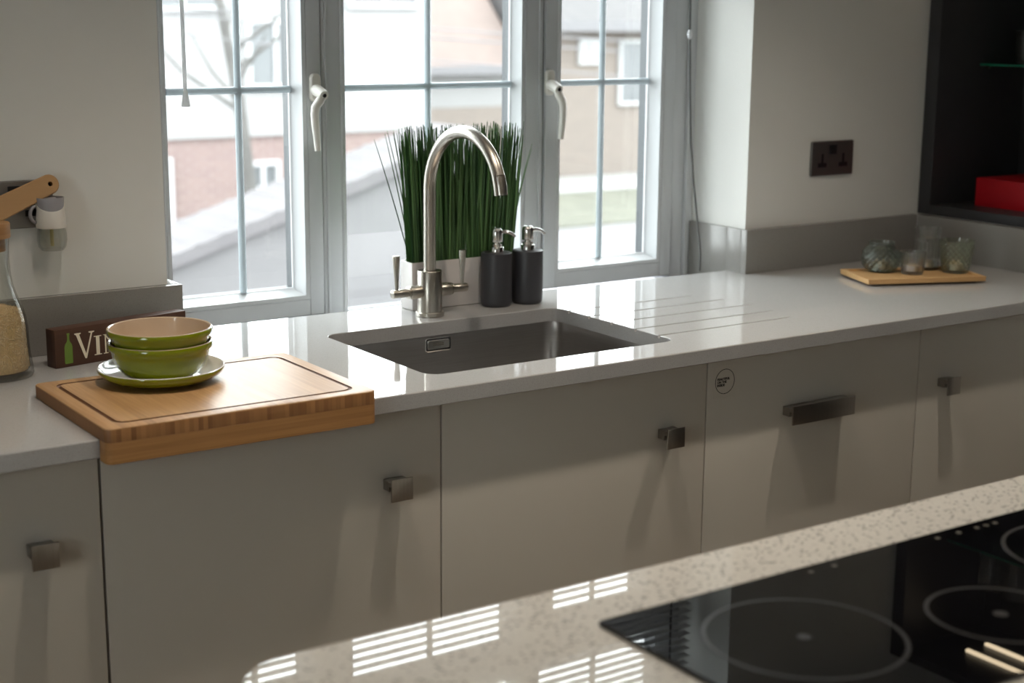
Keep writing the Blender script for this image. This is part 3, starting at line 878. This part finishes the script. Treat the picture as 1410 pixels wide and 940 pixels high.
def bowl(z, label):
    T = Matrix.Translation((bx, by, z))
    prof_o = [(.040, .0008), (.0425, 0), (.0440, .0012), (.0520, .0040), (.0620, .0105), (.0700, .0195), (.0760, .0310), (.0795, .0440), (.0805, .0500), (.0812, .0510), (.0845, .0515), (.0858, .0545), (.0858, .0590), (.0846, .0618)]
    prof_i = [(.0826, .0625), (.0806, .0612), (.0780, .0500), (.0755, .0420), (.0722, .0320), (.0660, .0215), (.0570, .0125), (.0430, .0070), (.020, .0055)]
    o = lathe_two('bowl', prof_o, prof_i, LIME, CREAMG, T, None)
    return tag(o, label, 'bowl', group='stacked green bowls')
bowl(zb + .0049, 'lime green bowl standing on the plate, lower of the two')
bowl(zb + .0049 + .0225, 'lime green bowl with a beige inside, on top of the stack')

# ------------------------------------------------------------------ rice jar
jx, jy = -.018, .448
jar = thing('rice_jar', 'glass storage jar of rice with a wooden lid by the sign', 'jar', (jx, jy, .9102))
TJ = Matrix.Translation((jx, jy, .9102))
bm = nb()
po = [(.052, 0), (.0590, .002), (.0612, .007), (.0605, .016), (.0570, .040), (.0555, .062), (.0550, .085), (.0525, .105), (.0470, .124), (.0400, .142), (.0345, .160), (.0318, .178), (.0305, .200), (.0312, .225), (.0325, .240)]
pi_ = [(.0298, .240), (.0285, .225), (.0278, .200), (.0291, .178), (.0318, .160), (.0372, .142), (.0442, .124), (.0498, .105), (.0522, .085), (.0527, .062), (.0540, .040), (.0560, .018), (.053, .0125), (.030, .011)]
lathe(bm, po + pi_, 56, TJ)
obj('jar_glass', bm, CLEAR, jar)
bm = nb(); lathe(bm, [(.0262, .218), (.0262, .2405), (.0345, .2405), (.0352, .242), (.0352, .2640), (.0340, .2660), (.010, .2662)], 48, TJ)
obj('lid', bm, CORKW, jar)
bm = nb(); lathe(bm, [(.030, .0122), (.0515, .0135), (.0535, .019), (.0520, .040), (.0505, .062), (.0500, .085), (.0478, .103), (.0440, .116), (.0250, .121), (.006, .124)], 40, TJ)
ric = obj('rice', bm, RICEM, jar, kind='stuff')
bm = nb()
rg = random.Random(3)
RP = [(.0535, .019), (.0520, .040), (.0505, .062), (.0500, .085), (.0478, .103), (.0440, .116), (.0250, .121), (.002, .124)]
for i in range(1500):
    a = rg.uniform(0, 2 * PI); t = rg.random() * (len(RP) - 1.001); k = int(t); f = t - k
    r = RP[k][0] * (1 - f) + RP[k + 1][0] * f; z = RP[k][1] * (1 - f) + RP[k + 1][1] * f
    if k >= 5: r *= math.sqrt(rg.random()) ** .3
    Tm = TJ @ Matrix.Translation((r * math.cos(a), r * math.sin(a), z)) @ Matrix.Rotation(a, 4, 'Z') @ Matrix.Rotation(rg.uniform(-.4, .4), 4, 'Y') @ Matrix.Rotation(rg.uniform(0, PI), 4, 'X')
    if k >= 6: Tm = Tm @ Matrix.Rotation(PI / 2, 4, 'Y')
    tube(bm, [Tm @ Vector((0, 0, -.0034)), Tm @ Vector((0, 0, -.002)), Tm @ Vector((0, 0, .002)), Tm @ Vector((0, 0, .0034))], [.0003, .0009, .0009, .0003], 4, cap=False)
obj('grains', bm, GRAINM, ric, kind='stuff', smooth=60)

# ------------------------------------------------------------------ wine sign
sg = thing('wooden_sign', 'dark wooden block sign with cream letters and a green bottle', 'sign', (.085, .452, .9102), rotz=math.radians(12))
bm = nb(); box(bm, 0, .272, 0, .030, 0, .0685, .0012)
obj('block', bm, SIGNW, sg, loc=0)
TG = Matrix.Rotation(PI / 2, 4, 'X')
def flat(bm, polys, d=.0004):
    for p in polys:
        loft(bm, [[TG @ Vector((x, z, h)) for x, z in p] for h in (.00005, d)], True, True)
bm = nb()
bp_ = [(.0185, .0060), (.0330, .0060), (.0335, .0075), (.0335, .0360), (.0320, .0410), (.0290, .0455), (.0282, .0490), (.0282, .0570), (.0290, .0575), (.0290, .0605), (.0235, .0605), (.0235, .0575), (.0240, .0570), (.0240, .0490), (.0230, .0455), (.0195, .0410), (.0180, .0360), (.0180, .0075)]
flat(bm, [bp_]); obj('bottle_print', bm, GREENP, sg, smooth=0, loc=0)
def letter_V(x, z, w, h):
    return [[(x, z + h), (x, z + h - .0018), (x + w * .08, z + h - .0035), (x + w * .50, z), (x + w * .58, z), (x + w * .56, z + h * .16), (x + w * .24, z + h - .0030), (x + w * .32, z + h - .0018), (x + w * .32, z + h)],
            [(x + w * .50, z + .0005), (x + w * .58, z), (x + w * .90, z + h - .0028), (x + w, z + h - .0018), (x + w, z + h), (x + w * .72, z + h), (x + w * .72, z + h - .0018), (x + w * .83, z + h - .0030), (x + w * .555, z + h * .18)]]
def letter_I(x, z, w, h):
    s = w * .27
    return [[(x + s, z), (x + w - s, z), (x + w - s, z + h), (x + s, z + h)], [(x, z), (x + w, z), (x + w, z + .0016), (x, z + .0016)], [(x, z + h - .0016), (x + w, z + h - .0016), (x + w, z + h), (x, z + h)]]
def letter_N(x, z, w, h):
    return [[(x + w * .10, z), (x + w * .17, z), (x + w * .17, z + h), (x + w * .10, z + h)], [(x, z), (x + w * .28, z), (x + w * .28, z + .0015), (x, z + .0015)],
            [(x - w * .02, z + h), (x + w * .24, z + h), (x + w * .86, z + h * .12), (x + w * .86, z - .0004), (x + w * .78, z - .0004), (x + w * .12, z + h - .002)],
            [(x + w * .79, z), (x + w * .86, z), (x + w * .86, z + h), (x + w * .79, z + h)], [(x + w * .68, z + h - .0015), (x + w * .97, z + h - .0015), (x + w * .97, z + h), (x + w * .68, z + h)]]
for nm, polys in (('letter', letter_V(.0385, .0105, .0395, .0475)), ('letter', letter_I(.0770, .0130, .0150, .0350)), ('letter', letter_N(.0955, .0130, .0340, .0350))):
    bm = nb(); flat(bm, polys); obj(nm, bm, CREAMP, sg, smooth=0, loc=0)

# ------------------------------------------------------------------ wall socket, air freshener, paddle
def socket(x, z, m, label, rockers):
    t = thing('wall_socket', label, 'socket', (x, YW, z))
    TK = Matrix.Translation((x, YW, z)) @ Matrix.Rotation(PI / 2, 4, 'X')
    bm = nb(); prism(bm, rrect(-.0735, .0735, -.043, .043, .004), 0, .0075, .002, TK)
    p = obj('plate', bm, m, t)
    for dx in (-.0365, .0365):
        bm = nb(); box(bm, x + dx - .0038, x + dx + .0038, YW - .0082, YW - .006, z - .014, z + .012)
        box(bm, x + dx - .0150, x + dx + .0150, YW - .0082, YW - .006, z - .0215, z - .0105)
        obj('pin_slots', bm, BLACKP, t, smooth=0)
    for dx in rockers:
        bm = nb(); box(bm, x + dx - .012, x + dx + .012, YW - .0115, YW - .006, z + .010, z + .034, .002)
        obj('rocker', bm, BLACKP, t)
    return t
socket(2.1085, 1.1780, BRONZE, 'bronze double socket on the wall near the dark shelf unit', (-.002,))
socket(.0640, 1.1865, SOCKST, 'steel double socket behind the wooden paddle', (0.004,))

af = thing('air_freshener', 'white and grey plug-in air freshener with a clear bulb, below the paddle handle', 'air freshener', (.122, .552, 1.10))
TA = Matrix.Translation((.1215, .5520, 0))
def oval(r, z, a): return r * (1.0 if abs(math.cos(a)) > -1 else 1)
bm = nb()
n = 40
prof = [(.0262, 1.1465), (.0266, 1.150), (.0256, 1.165), (.0240, 1.180), (.0244, 1.1900), (.0248, 1.1935)]
rings = []
for i, (r, z) in enumerate(prof):
    t = i / (len(prof) - 1)
    ring = []
    for k in range(n):
        a = 2 * PI * k / n
        dip = .5 * (1 + math.cos(a + PI / 2 + .15))           # V in the collar facing the room
        zz = z - (t ** 2) * .020 * max(0, dip) ** 2.2
        ring.append(TA @ Vector((r * math.cos(a), r * math.sin(a), zz)))
    rings.append(ring)
loft(bm, rings, True, True)
obj('shell', bm, WHITEP, af)
bm = nb(); lathe(bm, [(.0225, 1.165), (.0232, 1.1800), (.0238, 1.1920), (.0246, 1.1990), (.0240, 1.2005), (.0225, 1.2000), (.0205, 1.1955)], 36, TA); obj('cap', bm, GREYP, af)
bm = nb(); lathe(bm, [(.006, 1.1960), (.011, 1.1985), (.010, 1.2000), (.004, 1.2000)], 20, TA); obj('vent', bm, GREYP, af)
bm = nb(); lathe(bm, [(.0235, 1.1463), (.0255, 1.138), (.0262, 1.125), (.0240, 1.112), (.0195, 1.106), (.017, 1.106), (.0205, 1.1105), (.0225, 1.116), (.0238, 1.126), (.0232, 1.137), (.0215, 1.1463)], 36, TA, True, True); obj('bulb', bm, CLEAR, af)
bm = nb(); cyl(bm, TA @ Vector((0, 0, 1.113)), TA @ Vector((0, 0, 1.1465)), .0032, 14); obj('wick', bm, OIL, af)
bm = nb()
pts = [TA @ Vector((-.026 - .010 * math.sin(a), 0.002, 1.171 + .0145 * math.cos(a))) for a in [PI * k / 10 for k in range(11)]]
tube(bm, pts, .0032, 10); obj('dial_loop', bm, GREYP, af)
bm = nb(); box(bm, .105, .138, .568, .5825, 1.152, 1.186, .003); obj('plug_body', bm, WHITEP, af)

pd = thing('wooden_paddle', 'round wooden serving paddle leaning on the wall, its handle over the steel socket', 'paddle', (-.163, .50, .912))
# outline in its own plane: u along the handle (towards the tip), v across
ang = math.atan2(.385, .923)
Rb, tt = .130, .483
out = []
a0 = math.asin(.032 / Rb)
for k in range(41):
    a = a0 + (2 * PI - 2 * a0) * k / 40
    out.append((Rb * math.cos(a), Rb * math.sin(a)))
tip = [( tt - .016 + .018 * math.cos(a), .018 * math.sin(a)) for a in [-PI / 2 - .1 + (PI + .2) * k / 12 for k in range(13)]]
neck0 = [(Rb + .020, -.027), (Rb + .06, -.0250), (tt - .10, -.0200)]
neck1 = [(tt - .10, .0200), (Rb + .06, .0250), (Rb + .020, .027)]
poly = out + neck0 + tip + neck1
cxp, czp = .126 - tt * .923 + .012, 1.2275 - tt * .385 + .004
tilt = math.radians(12)
TPd = Matrix.Translation((cxp, .5255, czp)) @ Matrix.Rotation(PI / 2 - tilt, 4, 'X') @ Matrix.Rotation(ang, 4, 'Z')
bm = nb(); prism(bm, poly, -.007, .007, .002, TPd)
po_ = obj('board', bm, PADW, pd)
c = nb(); lathe(c, [(.0042, -.02), (.0042, .02)], 16, TPd @ Matrix.Translation((tt - .014, 0, 0))); cut(po_, c); sharp(po_, 35)
bm = nb()
lathe(bm, [(.0042, -.0055), (.0042, -.0045)], 16, TPd @ Matrix.Translation((tt - .014, 0, 0)))
obj('hole_liner', bm, BLACKP, pd)
bpy.context.view_layer.update()
zmin = min((po_.matrix_world @ v.co).z for v in po_.data.vertices)
pd.location.z += 0  # stands on the worktop
for ch in pd.children: ch.location.z += 0

# ------------------------------------------------------------------ tray with candle glasses
tr = thing('tray', 'pale wooden tray with a raised rim under four candle glasses', 'tray', (2.111, .305, .9102), rotz=math.radians(-22))
bm = nb(); box(bm, -.132, .132, -.064, .064, 0, .005); obj('foot', bm, DARKGAP, tr, smooth=0, loc=0)
bm = nb(); prism(bm, rrect(-.150, .150, -.080, .080, .003, 3), .005, .0130, .001); obj('deck', bm, TRAYW, tr, loc=0)
bm = nb(); frame_ring  # rim
for (x0, x1, y0, y1) in ((-.150, .150, -.080, -.068), (-.150, .150, .068, .080), (-.150, -.138, -.068, .068), (.138, .150, -.068, .068)):
    box(bm, x0, x1, y0, y1, .0128, .0165, .0008)
obj('rim', bm, TRAYW, tr, loc=0)
ZG = .9102 + .0131
def tealight(x, y, lab):
    t = thing('tealight', lab, 'candle', (x, y, ZG + .006), group='tealights in the candle glasses')
    T = Matrix.Translation((x, y, ZG + .0062))
    bm = nb(); lathe(bm, [(.0175, 0), (.0190, .001), (.0190, .015), (.0182, .015), (.0180, .012)], 24, T, True, False); obj('cup', bm, ALU, t)
    bm = nb(); lathe(bm, [(.0172, .002), (.0179, .0125), (.004, .0130)], 24, T); obj('wax', bm, WAX, t)
    bm = nb(); cyl(bm, (x, y, ZG + .019), (x, y, ZG + .026), .0008, 6); obj('wick', bm, INK, t)
def glass(x, y, prof, m, label, rfun, seg=60, wall=.0028):
    T = Matrix.Translation((x, y, ZG))
    bm = nb()
    inner = [(max(.002, r - wall), z) for r, z in reversed(prof) if z > .006] + [(max(.004, prof[0][0] - wall - .004), .0055)]
    z_top = prof[-1][1]
    lathe(bm, prof, seg, T, True, False, rfun)
    bmv = len(bm.verts)
    lathe(bm, inner, seg, T, False, True)
    bm.verts.ensure_lookup_table()
    a0_ = (len(prof) - 1) * seg; b0_ = len(prof) * seg
    for k in range(seg):
        k2 = (k + 1) % seg
        bm.faces.new((bm.verts[a0_ + k], bm.verts[a0_ + k2], bm.verts[b0_ + k2], bm.verts[b0_ + k]))
    o = obj('candle_glass', bm, m, smooth=50)
    return tag(o, label, 'glass', group='candle glasses on the tray')
def interp(pts, n=26):
    out = []
    z0_, z1_ = pts[0][1], pts[-1][1]
    for i in range(n + 1):
        z = z0_ + (z1_ - z0_) * i / n
        for (ra, za), (rb, zb_) in zip(pts, pts[1:]):
            if za <= z <= zb_ + 1e-9:
                f = (z - za) / max(1e-9, zb_ - za); f = f
                out.append((ra + (rb - ra) * f, z)); break
    return out
def diamond(zlo, zhi, nn, kz, amp):
    def f(r, z, a):
        if z < zlo or z > zhi: return r
        e = min(1, (z - zlo) / .006, (zhi - z) / .006)
        return r + amp * e * (abs(math.sin(nn * a / 2 + kz * z)) + abs(math.sin(nn * a / 2 - kz * z)) - 1)
    return f
glass(2.076, .375, interp([(.026, 0), (.034, .004), (.0425, .016), (.0455, .032), (.0425, .048), (.035, .060), (.0300, .0645), (.0310, .073)], 36), SMOKEGL,
      'squat round smoky green candle glass with a diamond pattern', diamond(.004, .058, 18, 200, .0026), 144)
glass(2.114, .309, interp([(.024, 0), (.0255, .004), (.0310, .054)], 20), RIBGL, 'smallest candle glass, clear and ribbed, holding a tealight',
      lambda r, z, a: r + (.0008 * math.cos(28 * a) if z > .004 else 0), 112)
glass(2.200, .342, interp([(.030, 0), (.0310, .003), (.0310, .016), (.0285, .020), (.0305, .026), (.0305, .070), (.0285, .078), (.0310, .084), (.0318, .101)], 44), CLEARM,
      'tallest candle glass, clear with a moulded waist', lambda r, z, a: r + (.0007 * math.cos(20 * a) if .026 < z < .07 else 0), 100)
glass(2.222, .270, interp([(.029, 0), (.0315, .004), (.0365, .040), (.0415, .078)], 34), GREENGL,
      'flared green-tinted candle glass with a diamond pattern, at the shelf end of the tray', diamond(.006, .072, 18, 210, .0022), 144)
tealight(2.076, .375, 'tealight inside the squat smoky glass')
tealight(2.114, .309, 'tealight inside the small ribbed glass')
tealight(2.200, .342, 'tealight inside the tall clear glass')
tealight(2.222, .270, 'tealight inside the flared green glass')

# ------------------------------------------------------------------ dark shelf unit
UX0, UX1, UY0, UY1, UZ0, UZ1 = 2.440, 2.795, -.62, .5885, 1.0185, 2.06
un = thing('shelf_unit', 'dark open shelf unit on the upstand beside the wall', 'shelf unit', (2.6, 0, UZ0))
bm = nb(); box(bm, UX0, UX1, UY1 - .040, UY1, UZ0, UZ1, .0012); obj('side_panel', bm, DARKU, un)
bm = nb(); box(bm, UX0, UX1, UY0, UY0 + .04, UZ0, UZ1, .0012); obj('side_panel', bm, DARKU, un)
bm = nb(); box(bm, UX0, UX1, UY0 + .04, UY1 - .04, UZ0, UZ0 + .025, .0012); obj('base_panel', bm, DARKU, un)
bm = nb(); box(bm, UX0, UX1, UY0 + .04, UY1 - .04, UZ1 - .025, UZ1, .0012); obj('top_panel', bm, DARKU, un)
bm = nb(); box(bm, UX1 - .010, UX1, UY0 + .04, UY1 - .04, UZ0 + .025, UZ1 - .025); obj('back_panel', bm, DARKU, un, smooth=0)
for zz in (1.408, 1.745):
    bm = nb(); box(bm, 2.600, UX1 - .012, UY0 + .042, UY1 - .042, zz - .006, zz, .0008); s_ = obj('glass_shelf', bm, SHELFGL, un, label='green-edged glass shelf')
    bm = nb(); box(bm, 2.5988, 2.5999, UY0 + .042, UY1 - .042, zz - .006, zz); obj('shelf_edge', bm, GREENEDGE, s_, smooth=0, label='green glass edge')
    for yy in (UY1 - .046, UY0 + .046):
        for xx in (2.625, 2.76):
            bm = nb(); cyl(bm, (xx, yy - .006 if yy > 0 else yy + .006, zz - .010), (xx, yy + .006 if yy > 0 else yy - .006, zz - .010), .004, 12); obj('shelf_peg', bm, CHROME, s_)
for xx in (2.58, 2.66):
    bm = nb(); box(bm, xx, xx + .012, UY0 + .06, .44, UZ1 - .033, UZ1 - .0255); obj('led_strip', bm, LEDM, un, smooth=0, label='warm light strip under the top panel')
def tumbler(x, y, z, label, r=.036, h=.085, group=None):
    T = Matrix.Translation((x, y, z + .0003))
    bm = nb(); lathe(bm, [(r * .86, 0), (r * .9, .002), (r, h), (r - .0012, h + .0006), (r - .0024, h), (r * .9 - .004, .010), (r * .5, .009)], 36, T)
    return tag(obj('tumbler', bm, RIBGL, smooth=50), label, 'glass', group)
tumbler(2.668, .448, 1.408, 'glass tumbler on the lower glass shelf')
for i in range(5):
    tumbler(2.668, .44 - i * .088, 1.745, 'tumbler on the upper glass shelf, %s from the window wall' % ('first', 'second', 'third', 'fourth', 'fifth')[i], .038, .120, 'tumblers on the upper glass shelf')
bm = nb(); box(bm, 2.532, 2.74, .08, .478, UZ0 + .0253, UZ0 + .0985, .0015)
tag(obj('red_box', bm, REDB), 'red box lying on the floor of the dark shelf unit', 'box')

for i in range(3):  # unseen cabinets, added as a dark bank for reflections and dimmer doors
    y1 = UY0 - .004 - i * .6; y0 = y1 - .594
    t = thing('added_tall_cabinet', ('unseen charcoal tall cabinet added for dark reflections, next to the shelf unit', 'unseen charcoal tall cabinet added for dark reflections, second from the shelf unit', 'unseen charcoal tall cabinet added for dark reflections, third from the shelf unit')[i], 'cabinet', (2.6, (y0 + y1) / 2, 0), group='tall charcoal cabinets added for reflections')
    bm = nb(); box(bm, 2.26, 2.435, y0, y1, .1, 2.2, .002); obj('body', bm, DARKU, t)
    bm = nb(); box(bm, 2.30, 2.42, y0, y1, 0, .1); obj('plinth', bm, DARKGAP, t, smooth=0)
    bm = nb(); box(bm, 2.238, 2.257, y0 + .002, y1 - .002, .112, 2.198, .0015); d = obj('door', bm, DARKU, t)
    bm = nb(); box(bm, 2.205, 2.237, y0 + .05, y0 + .062, 1.0, 1.2, .002); obj('handle', bm, NICKEL, d)

# ------------------------------------------------------------------ island and hob
isl = thing('island', 'kitchen island base under the speckled worktop', 'cabinet', (.9, -1.35, 0))
bm = nb(); box(bm, -.12, 1.5, -1.66, -.94, .10, .8795, .002); obj('body', bm, DOOR, isl)
bm = nb(); box(bm, -.08, 1.46, -1.62, -.98, 0, .10); obj('plinth', bm, DARKGAP, isl, smooth=0)
bm = nb()
ip = [(2.4, -1.70), (2.4, -.885)]
ip = [(x, y) for x, y in rrect(-.192, 1.58, -1.70, -.884, .070, 10)]
prism(bm, ip, .880, .910, .002)
it = obj('island_worktop', bm, ISLQ)
tag(it, 'polished cream quartz island worktop with dark flecks', 'worktop')
hob = thing('hob', 'black glass induction hob set on the island', 'hob', (.62, -1.154, .9102))
bm = nb(); prism(bm, rrect(.180, 1.08, -1.316, -.992, .006, 4), .9102, .9155, .0012); obj('glass_top', bm, HOBG, hob)
def ring(cx, cy, r, w, parent, name='zone_ring'):
    bm = nb(); n = 72
    loft(bm, [[(cx + q * math.cos(2 * PI * k / n), cy + q * math.sin(2 * PI * k / n), z) for k in range(n)] for q, z in ((r, .9155), (r, .9157), (r - w, .9157), (r - w, .9155))])
    return obj(name, bm, RINGP, parent, smooth=0)
for (cx, cy, r) in ((.331, -1.140, .104), (.548, -1.208, .078), (.800, -1.140, .104)):
    ring(cx, cy, r, .0045, hob)
    bm = nb(); lathe(bm, [(.008, .9155), (.008, .9157)], 20, Matrix.Translation((cx, cy, 0))); obj('zone_mark', bm, RINGP, hob, smooth=0)
for x in (.469, .506, .680, .718, .751, .768, .785):
    bm = nb(); lathe(bm, [(.0035, .9155), (.0035, .9157)], 14, Matrix.Translation((x, -1.0095, 0))); obj('touch_key', bm, KEYP, hob, smooth=0)

# ------------------------------------------------------------------ downlights
for i, (x, y, e) in enumerate(DOWNLIGHTS):
    near = ('over the rice jar end of the worktop', 'over the sink', 'over the dishwasher', 'added for fill in the open floor beside the island', 'added for fill over the hob', 'added for fill over the far end of the island', 'added for fill in the far corner of the room', 'added for fill behind the island')[i]
    t = thing('downlight', 'round recessed ceiling downlight ' + near, 'lamp', (x, y, 2.40), group='ceiling downlights')
    bm = nb(); lathe(bm, [(.030, 2.3995), (.032, 2.394), (.044, 2.3945), (.046, 2.3995)], 32, Matrix.Translation((x, y, 0)), False, False); obj('trim_ring', bm, LAMPR, t)
    bm = nb(); lathe(bm, [(.029, 2.3990), (.029, 2.3970)], 28, Matrix.Translation((x, y, 0))); obj('lens', bm, LAMPM, t)
    ld = bpy.data.lights.new('downlight_beam', 'SPOT')
    ld.energy = e * 4 * PI; ld.color = WARM; ld.spot_size = math.radians(102); ld.spot_blend = 1.0; ld.shadow_soft_size = .022
    lo = bpy.data.objects.new('downlight_beam', ld); COL.objects.link(lo); lo.location = (0, 0, -.012); lo.parent = t

# ------------------------------------------------------------------ outside
PAVE = mat('grey_paving', (0.125, 0.120, 0.123, 1), 0.9, noise=0.15, nscale=1.2)
LAWN = mat('dull_lawn', (0.085, 0.084, 0.062, 1), 0.95, noise=0.35, nscale=2.5)
CONC = mat('pale_concrete', (0.22, 0.215, 0.21, 1), 0.9, noise=0.06, nscale=1.5)
REDBR = mat_brick('red_brick', (0.175, 0.125, 0.115, 1), (0.155, 0.110, 0.105, 1), (0.21, 0.175, 0.165, 1))
BEIGEBR = mat_brick('beige_brick', (0.165, 0.138, 0.120, 1), (0.15, 0.127, 0.112, 1), (0.185, 0.165, 0.15, 1))
RENDER = mat('white_render', (0.23, 0.226, 0.224, 1), 0.9, noise=0.05, nscale=0.8)
ROOFG = mat_tiles('grey_roof_tile', (0.110, 0.103, 0.106, 1), (0.098, 0.092, 0.096, 1))
ROOFP = mat_tiles('pinkish_roof_tile', (0.150, 0.118, 0.106, 1), (0.132, 0.106, 0.097, 1))
ROOFD = mat_tiles('slate_roof_tile', (0.090, 0.085, 0.085, 1), (0.078, 0.075, 0.076, 1))
DKWIN = mat('dark_window_glass', (0.10, 0.105, 0.11, 1), 0.2, noise=0.2, nscale=1.0)
GUTT = mat('dark_gutter', (0.13, 0.125, 0.13, 1), 0.6, noise=0.1)
BARK = mat('grey_bark', (0.095, 0.09, 0.085, 1), 0.9, noise=0.3, nscale=5)
WHITEF = mat('white_window_frame', (0.34, 0.34, 0.34, 1), 0.5, noise=0.02)
OG = -2.0
bm = nb(); box(bm, -20, 50, 1.2, 60, OG - .2, OG)
tag(obj('ground', bm, PAVE, smooth=0), 'grey paved yard outside the window', 'ground', kind='structure')
bm = nb(); box(bm, 10, 40, 18.6, 22.6, OG, OG + .03)
tag(obj('lawn', bm, LAWN, smooth=0), 'strip of dull grass across the yard', 'lawn', kind='structure')
bm = nb(); box(bm, 10, 40, 22.65, 24.95, OG, OG + .05)
tag(obj('path', bm, CONC, smooth=0), 'pale concrete path before the beige house', 'path', kind='structure')

def house_window(x0, x1, z0, z1, y, parent, glass=None):
    bm = nb(); frame_ring(bm, x0, x1, z0, z1, .07, y - .08, y + .02, 0)
    xm = (x0 + x1) / 2; box(bm, xm - .03, xm + .03, y - .07, y + .02, z0 + .07, z1 - .07)
    f = obj('window', bm, WHITEF, parent, smooth=0)
    bm = nb(); box(bm, x0 + .06, x1 - .06, y - .035, y - .02, z0 + .06, z1 - .06)
    obj('pane', bm, glass or DKWIN, f, smooth=0)

hA = thing('house', 'white rendered house with a red brick ground floor', 'house', (9, 18.5, OG))
bm = nb(); box(bm, 2.5, 11.35, 18.0, 24, OG, -.20); obj('brick_wall', bm, REDBR, hA, smooth=0)
bm = nb(); box(bm, 2.45, 11.40, 17.95, 24, -.20, 3.2); obj('render_wall', bm, RENDER, hA, smooth=0)
bm = nb(); loft(bm, [[(x, 17.6, 3.2), (x, 21, 5.2), (x, 24.4, 3.2)] for x in (2.2, 11.7)], True, True); obj('roof', bm, ROOFD, hA, smooth=0)
house_window(6.75, 7.28, -1.50, -.45, 18.0, hA, WHITEF)
house_window(8.36, 8.90, -.98, -.55, 18.0, hA)
house_window(8.40, 9.30, .45, 1.42, 17.95, hA)
house_window(6.9, 8.1, 1.52, 2.6, 17.95, hA)
house_window(10.0, 11.2, 1.58, 2.6, 17.95, hA)

hG = thing('garage', 'low garage with a grey tiled roof in the yard', 'garage', (6, 11, OG))
bm = nb(); 
sl = (.46 + .58) / (7.97 - 4.61)
gx0, gx1 = 3.6, 7.75
gz = lambda x: -.58 + (x - 4.61) * sl
bm = nb(); loft(bm, [[(gx0, y, gz(gx0)), (gx1, y, gz(gx1)), (gx1, y, gz(gx1) - .12), (gx0, y, gz(gx0) - .12)] for y in (10.9, 12.0)], True, True); rf = obj('roof_slope', bm, ROOFG, hG, smooth=0)
bm = nb()
for k in range(1, 16):
    x = gx0 + (gx1 - gx0) * k / 16
    loft(bm, [[(x, y, gz(x)), (x + .05, y, gz(x) + .03), (x + .10, y, gz(x + .10) + .001)] for y in (10.9, 12.0)], True, True)
obj('tile_course', bm, ROOFG, rf, smooth=0, kind='stuff')
bm = nb(); loft(bm, [[(gx0 + .3, y, OG), (gx1, y, OG), (gx1, y, gz(gx1) - .12), (gx0 + .3, y, gz(gx0 + .3) - .12)] for y in (11.0, 11.9)], True, True); obj('wall', bm, PAVE, hG, smooth=0)

hB = thing('house', 'beige brick house with a dark gutter seen through the sash beside the reveal', 'house', (20, 26, OG))
bm = nb(); box(bm, 18.35, 27, 25.0, 31, OG, 1.35); obj('brick_wall', bm, BEIGEBR, hB, smooth=0)
bm = nb(); loft(bm, [[(x, 24.6, 1.35), (x, 28, 3.3), (x, 31.4, 1.35)] for x in (18.1, 27.4)], True, True); obj('roof', bm, ROOFD, hB, smooth=0)
bm = nb(); box(bm, 18.1, 27.4, 24.5, 24.6, 1.15, 1.38); obj('gutter', bm, GUTT, hB, smooth=0)
house_window(20.45, 21.9, -.45, .98, 25.0, hB)
house_window(19.35, 20.0, .45, .98, 25.0, hB, WHITEF)
hC = thing('house', 'pale house with a pinkish tiled roof between the other two houses', 'house', (16, 24, OG))
bm = nb(); box(bm, 14.6, 17.7, 25.2, 30, OG, .36); obj('render_wall', bm, RENDER, hC, smooth=0)
bm = nb(); box(bm, 14.65, 17.65, 25.05, 25.2, OG, -.40); obj('brick_wall', bm, BEIGEBR, hC, smooth=0)
bm = nb(); loft(bm, [[(x, 24.9, .42), (x, 27.5, 3.0), (x, 30.3, .42)] for x in (14.3, 17.9)], True, True); obj('roof', bm, ROOFP, hC, smooth=0)
bm = nb(); box(bm, 14.3, 17.9, 24.8, 24.9, .28, .46); obj('gutter', bm, GUTT, hC, smooth=0)

trr = thing('bare_tree', 'bare tree with thin grey branches before the white house', 'tree', (6.75, 14.5, OG))
bm = nb(); tube(bm, [(6.9, 14.5, OG), (6.85, 14.5, -.6), (6.75, 14.5, .5), (6.62, 14.5, 1.2), (6.45, 14.5, 2.2), (6.3, 14.5, 3.5)], [.12, .10, .075, .06, .05, .03], 8); obj('trunk', bm, BARK, trr)
rg = random.Random(5)
bm = nb()
for k in range(16):
    z = rg.uniform(.3, 3.0); a = rg.uniform(0, 2 * PI); L = rg.uniform(.5, 1.4)
    x = 6.75 - (z - .5) * .17
    tube(bm, [(x, 14.5, z), (x + .5 * L * math.cos(a), 14.5 + .4 * L * math.sin(a), z + .35 * L), (x + L * math.cos(a), 14.5 + .8 * L * math.sin(a), z + .9 * L)], [.03, .02, .008], 5)
obj('branches', bm, BARK, trr, kind='stuff')
for nth, (xa, za, xb, zb_) in zip(('middle one', 'uppermost', 'lowest'), ((5.0, 1.56, 12.0, 1.04), (5.0, 1.62, 12.0, 1.18), (5.0, 1.36, 12.0, .72))):
    bm = nb(); tube(bm, [(xa, 14, za), ((xa + xb) / 2, 14, (za + zb_) / 2 - .04), (xb, 14, zb_)], .012, 6)
    tag(obj('overhead_cable', bm, GUTT), 'thin dark cable strung across the yard, %s of the three' % nth, 'cable', 'overhead cables across the yard')
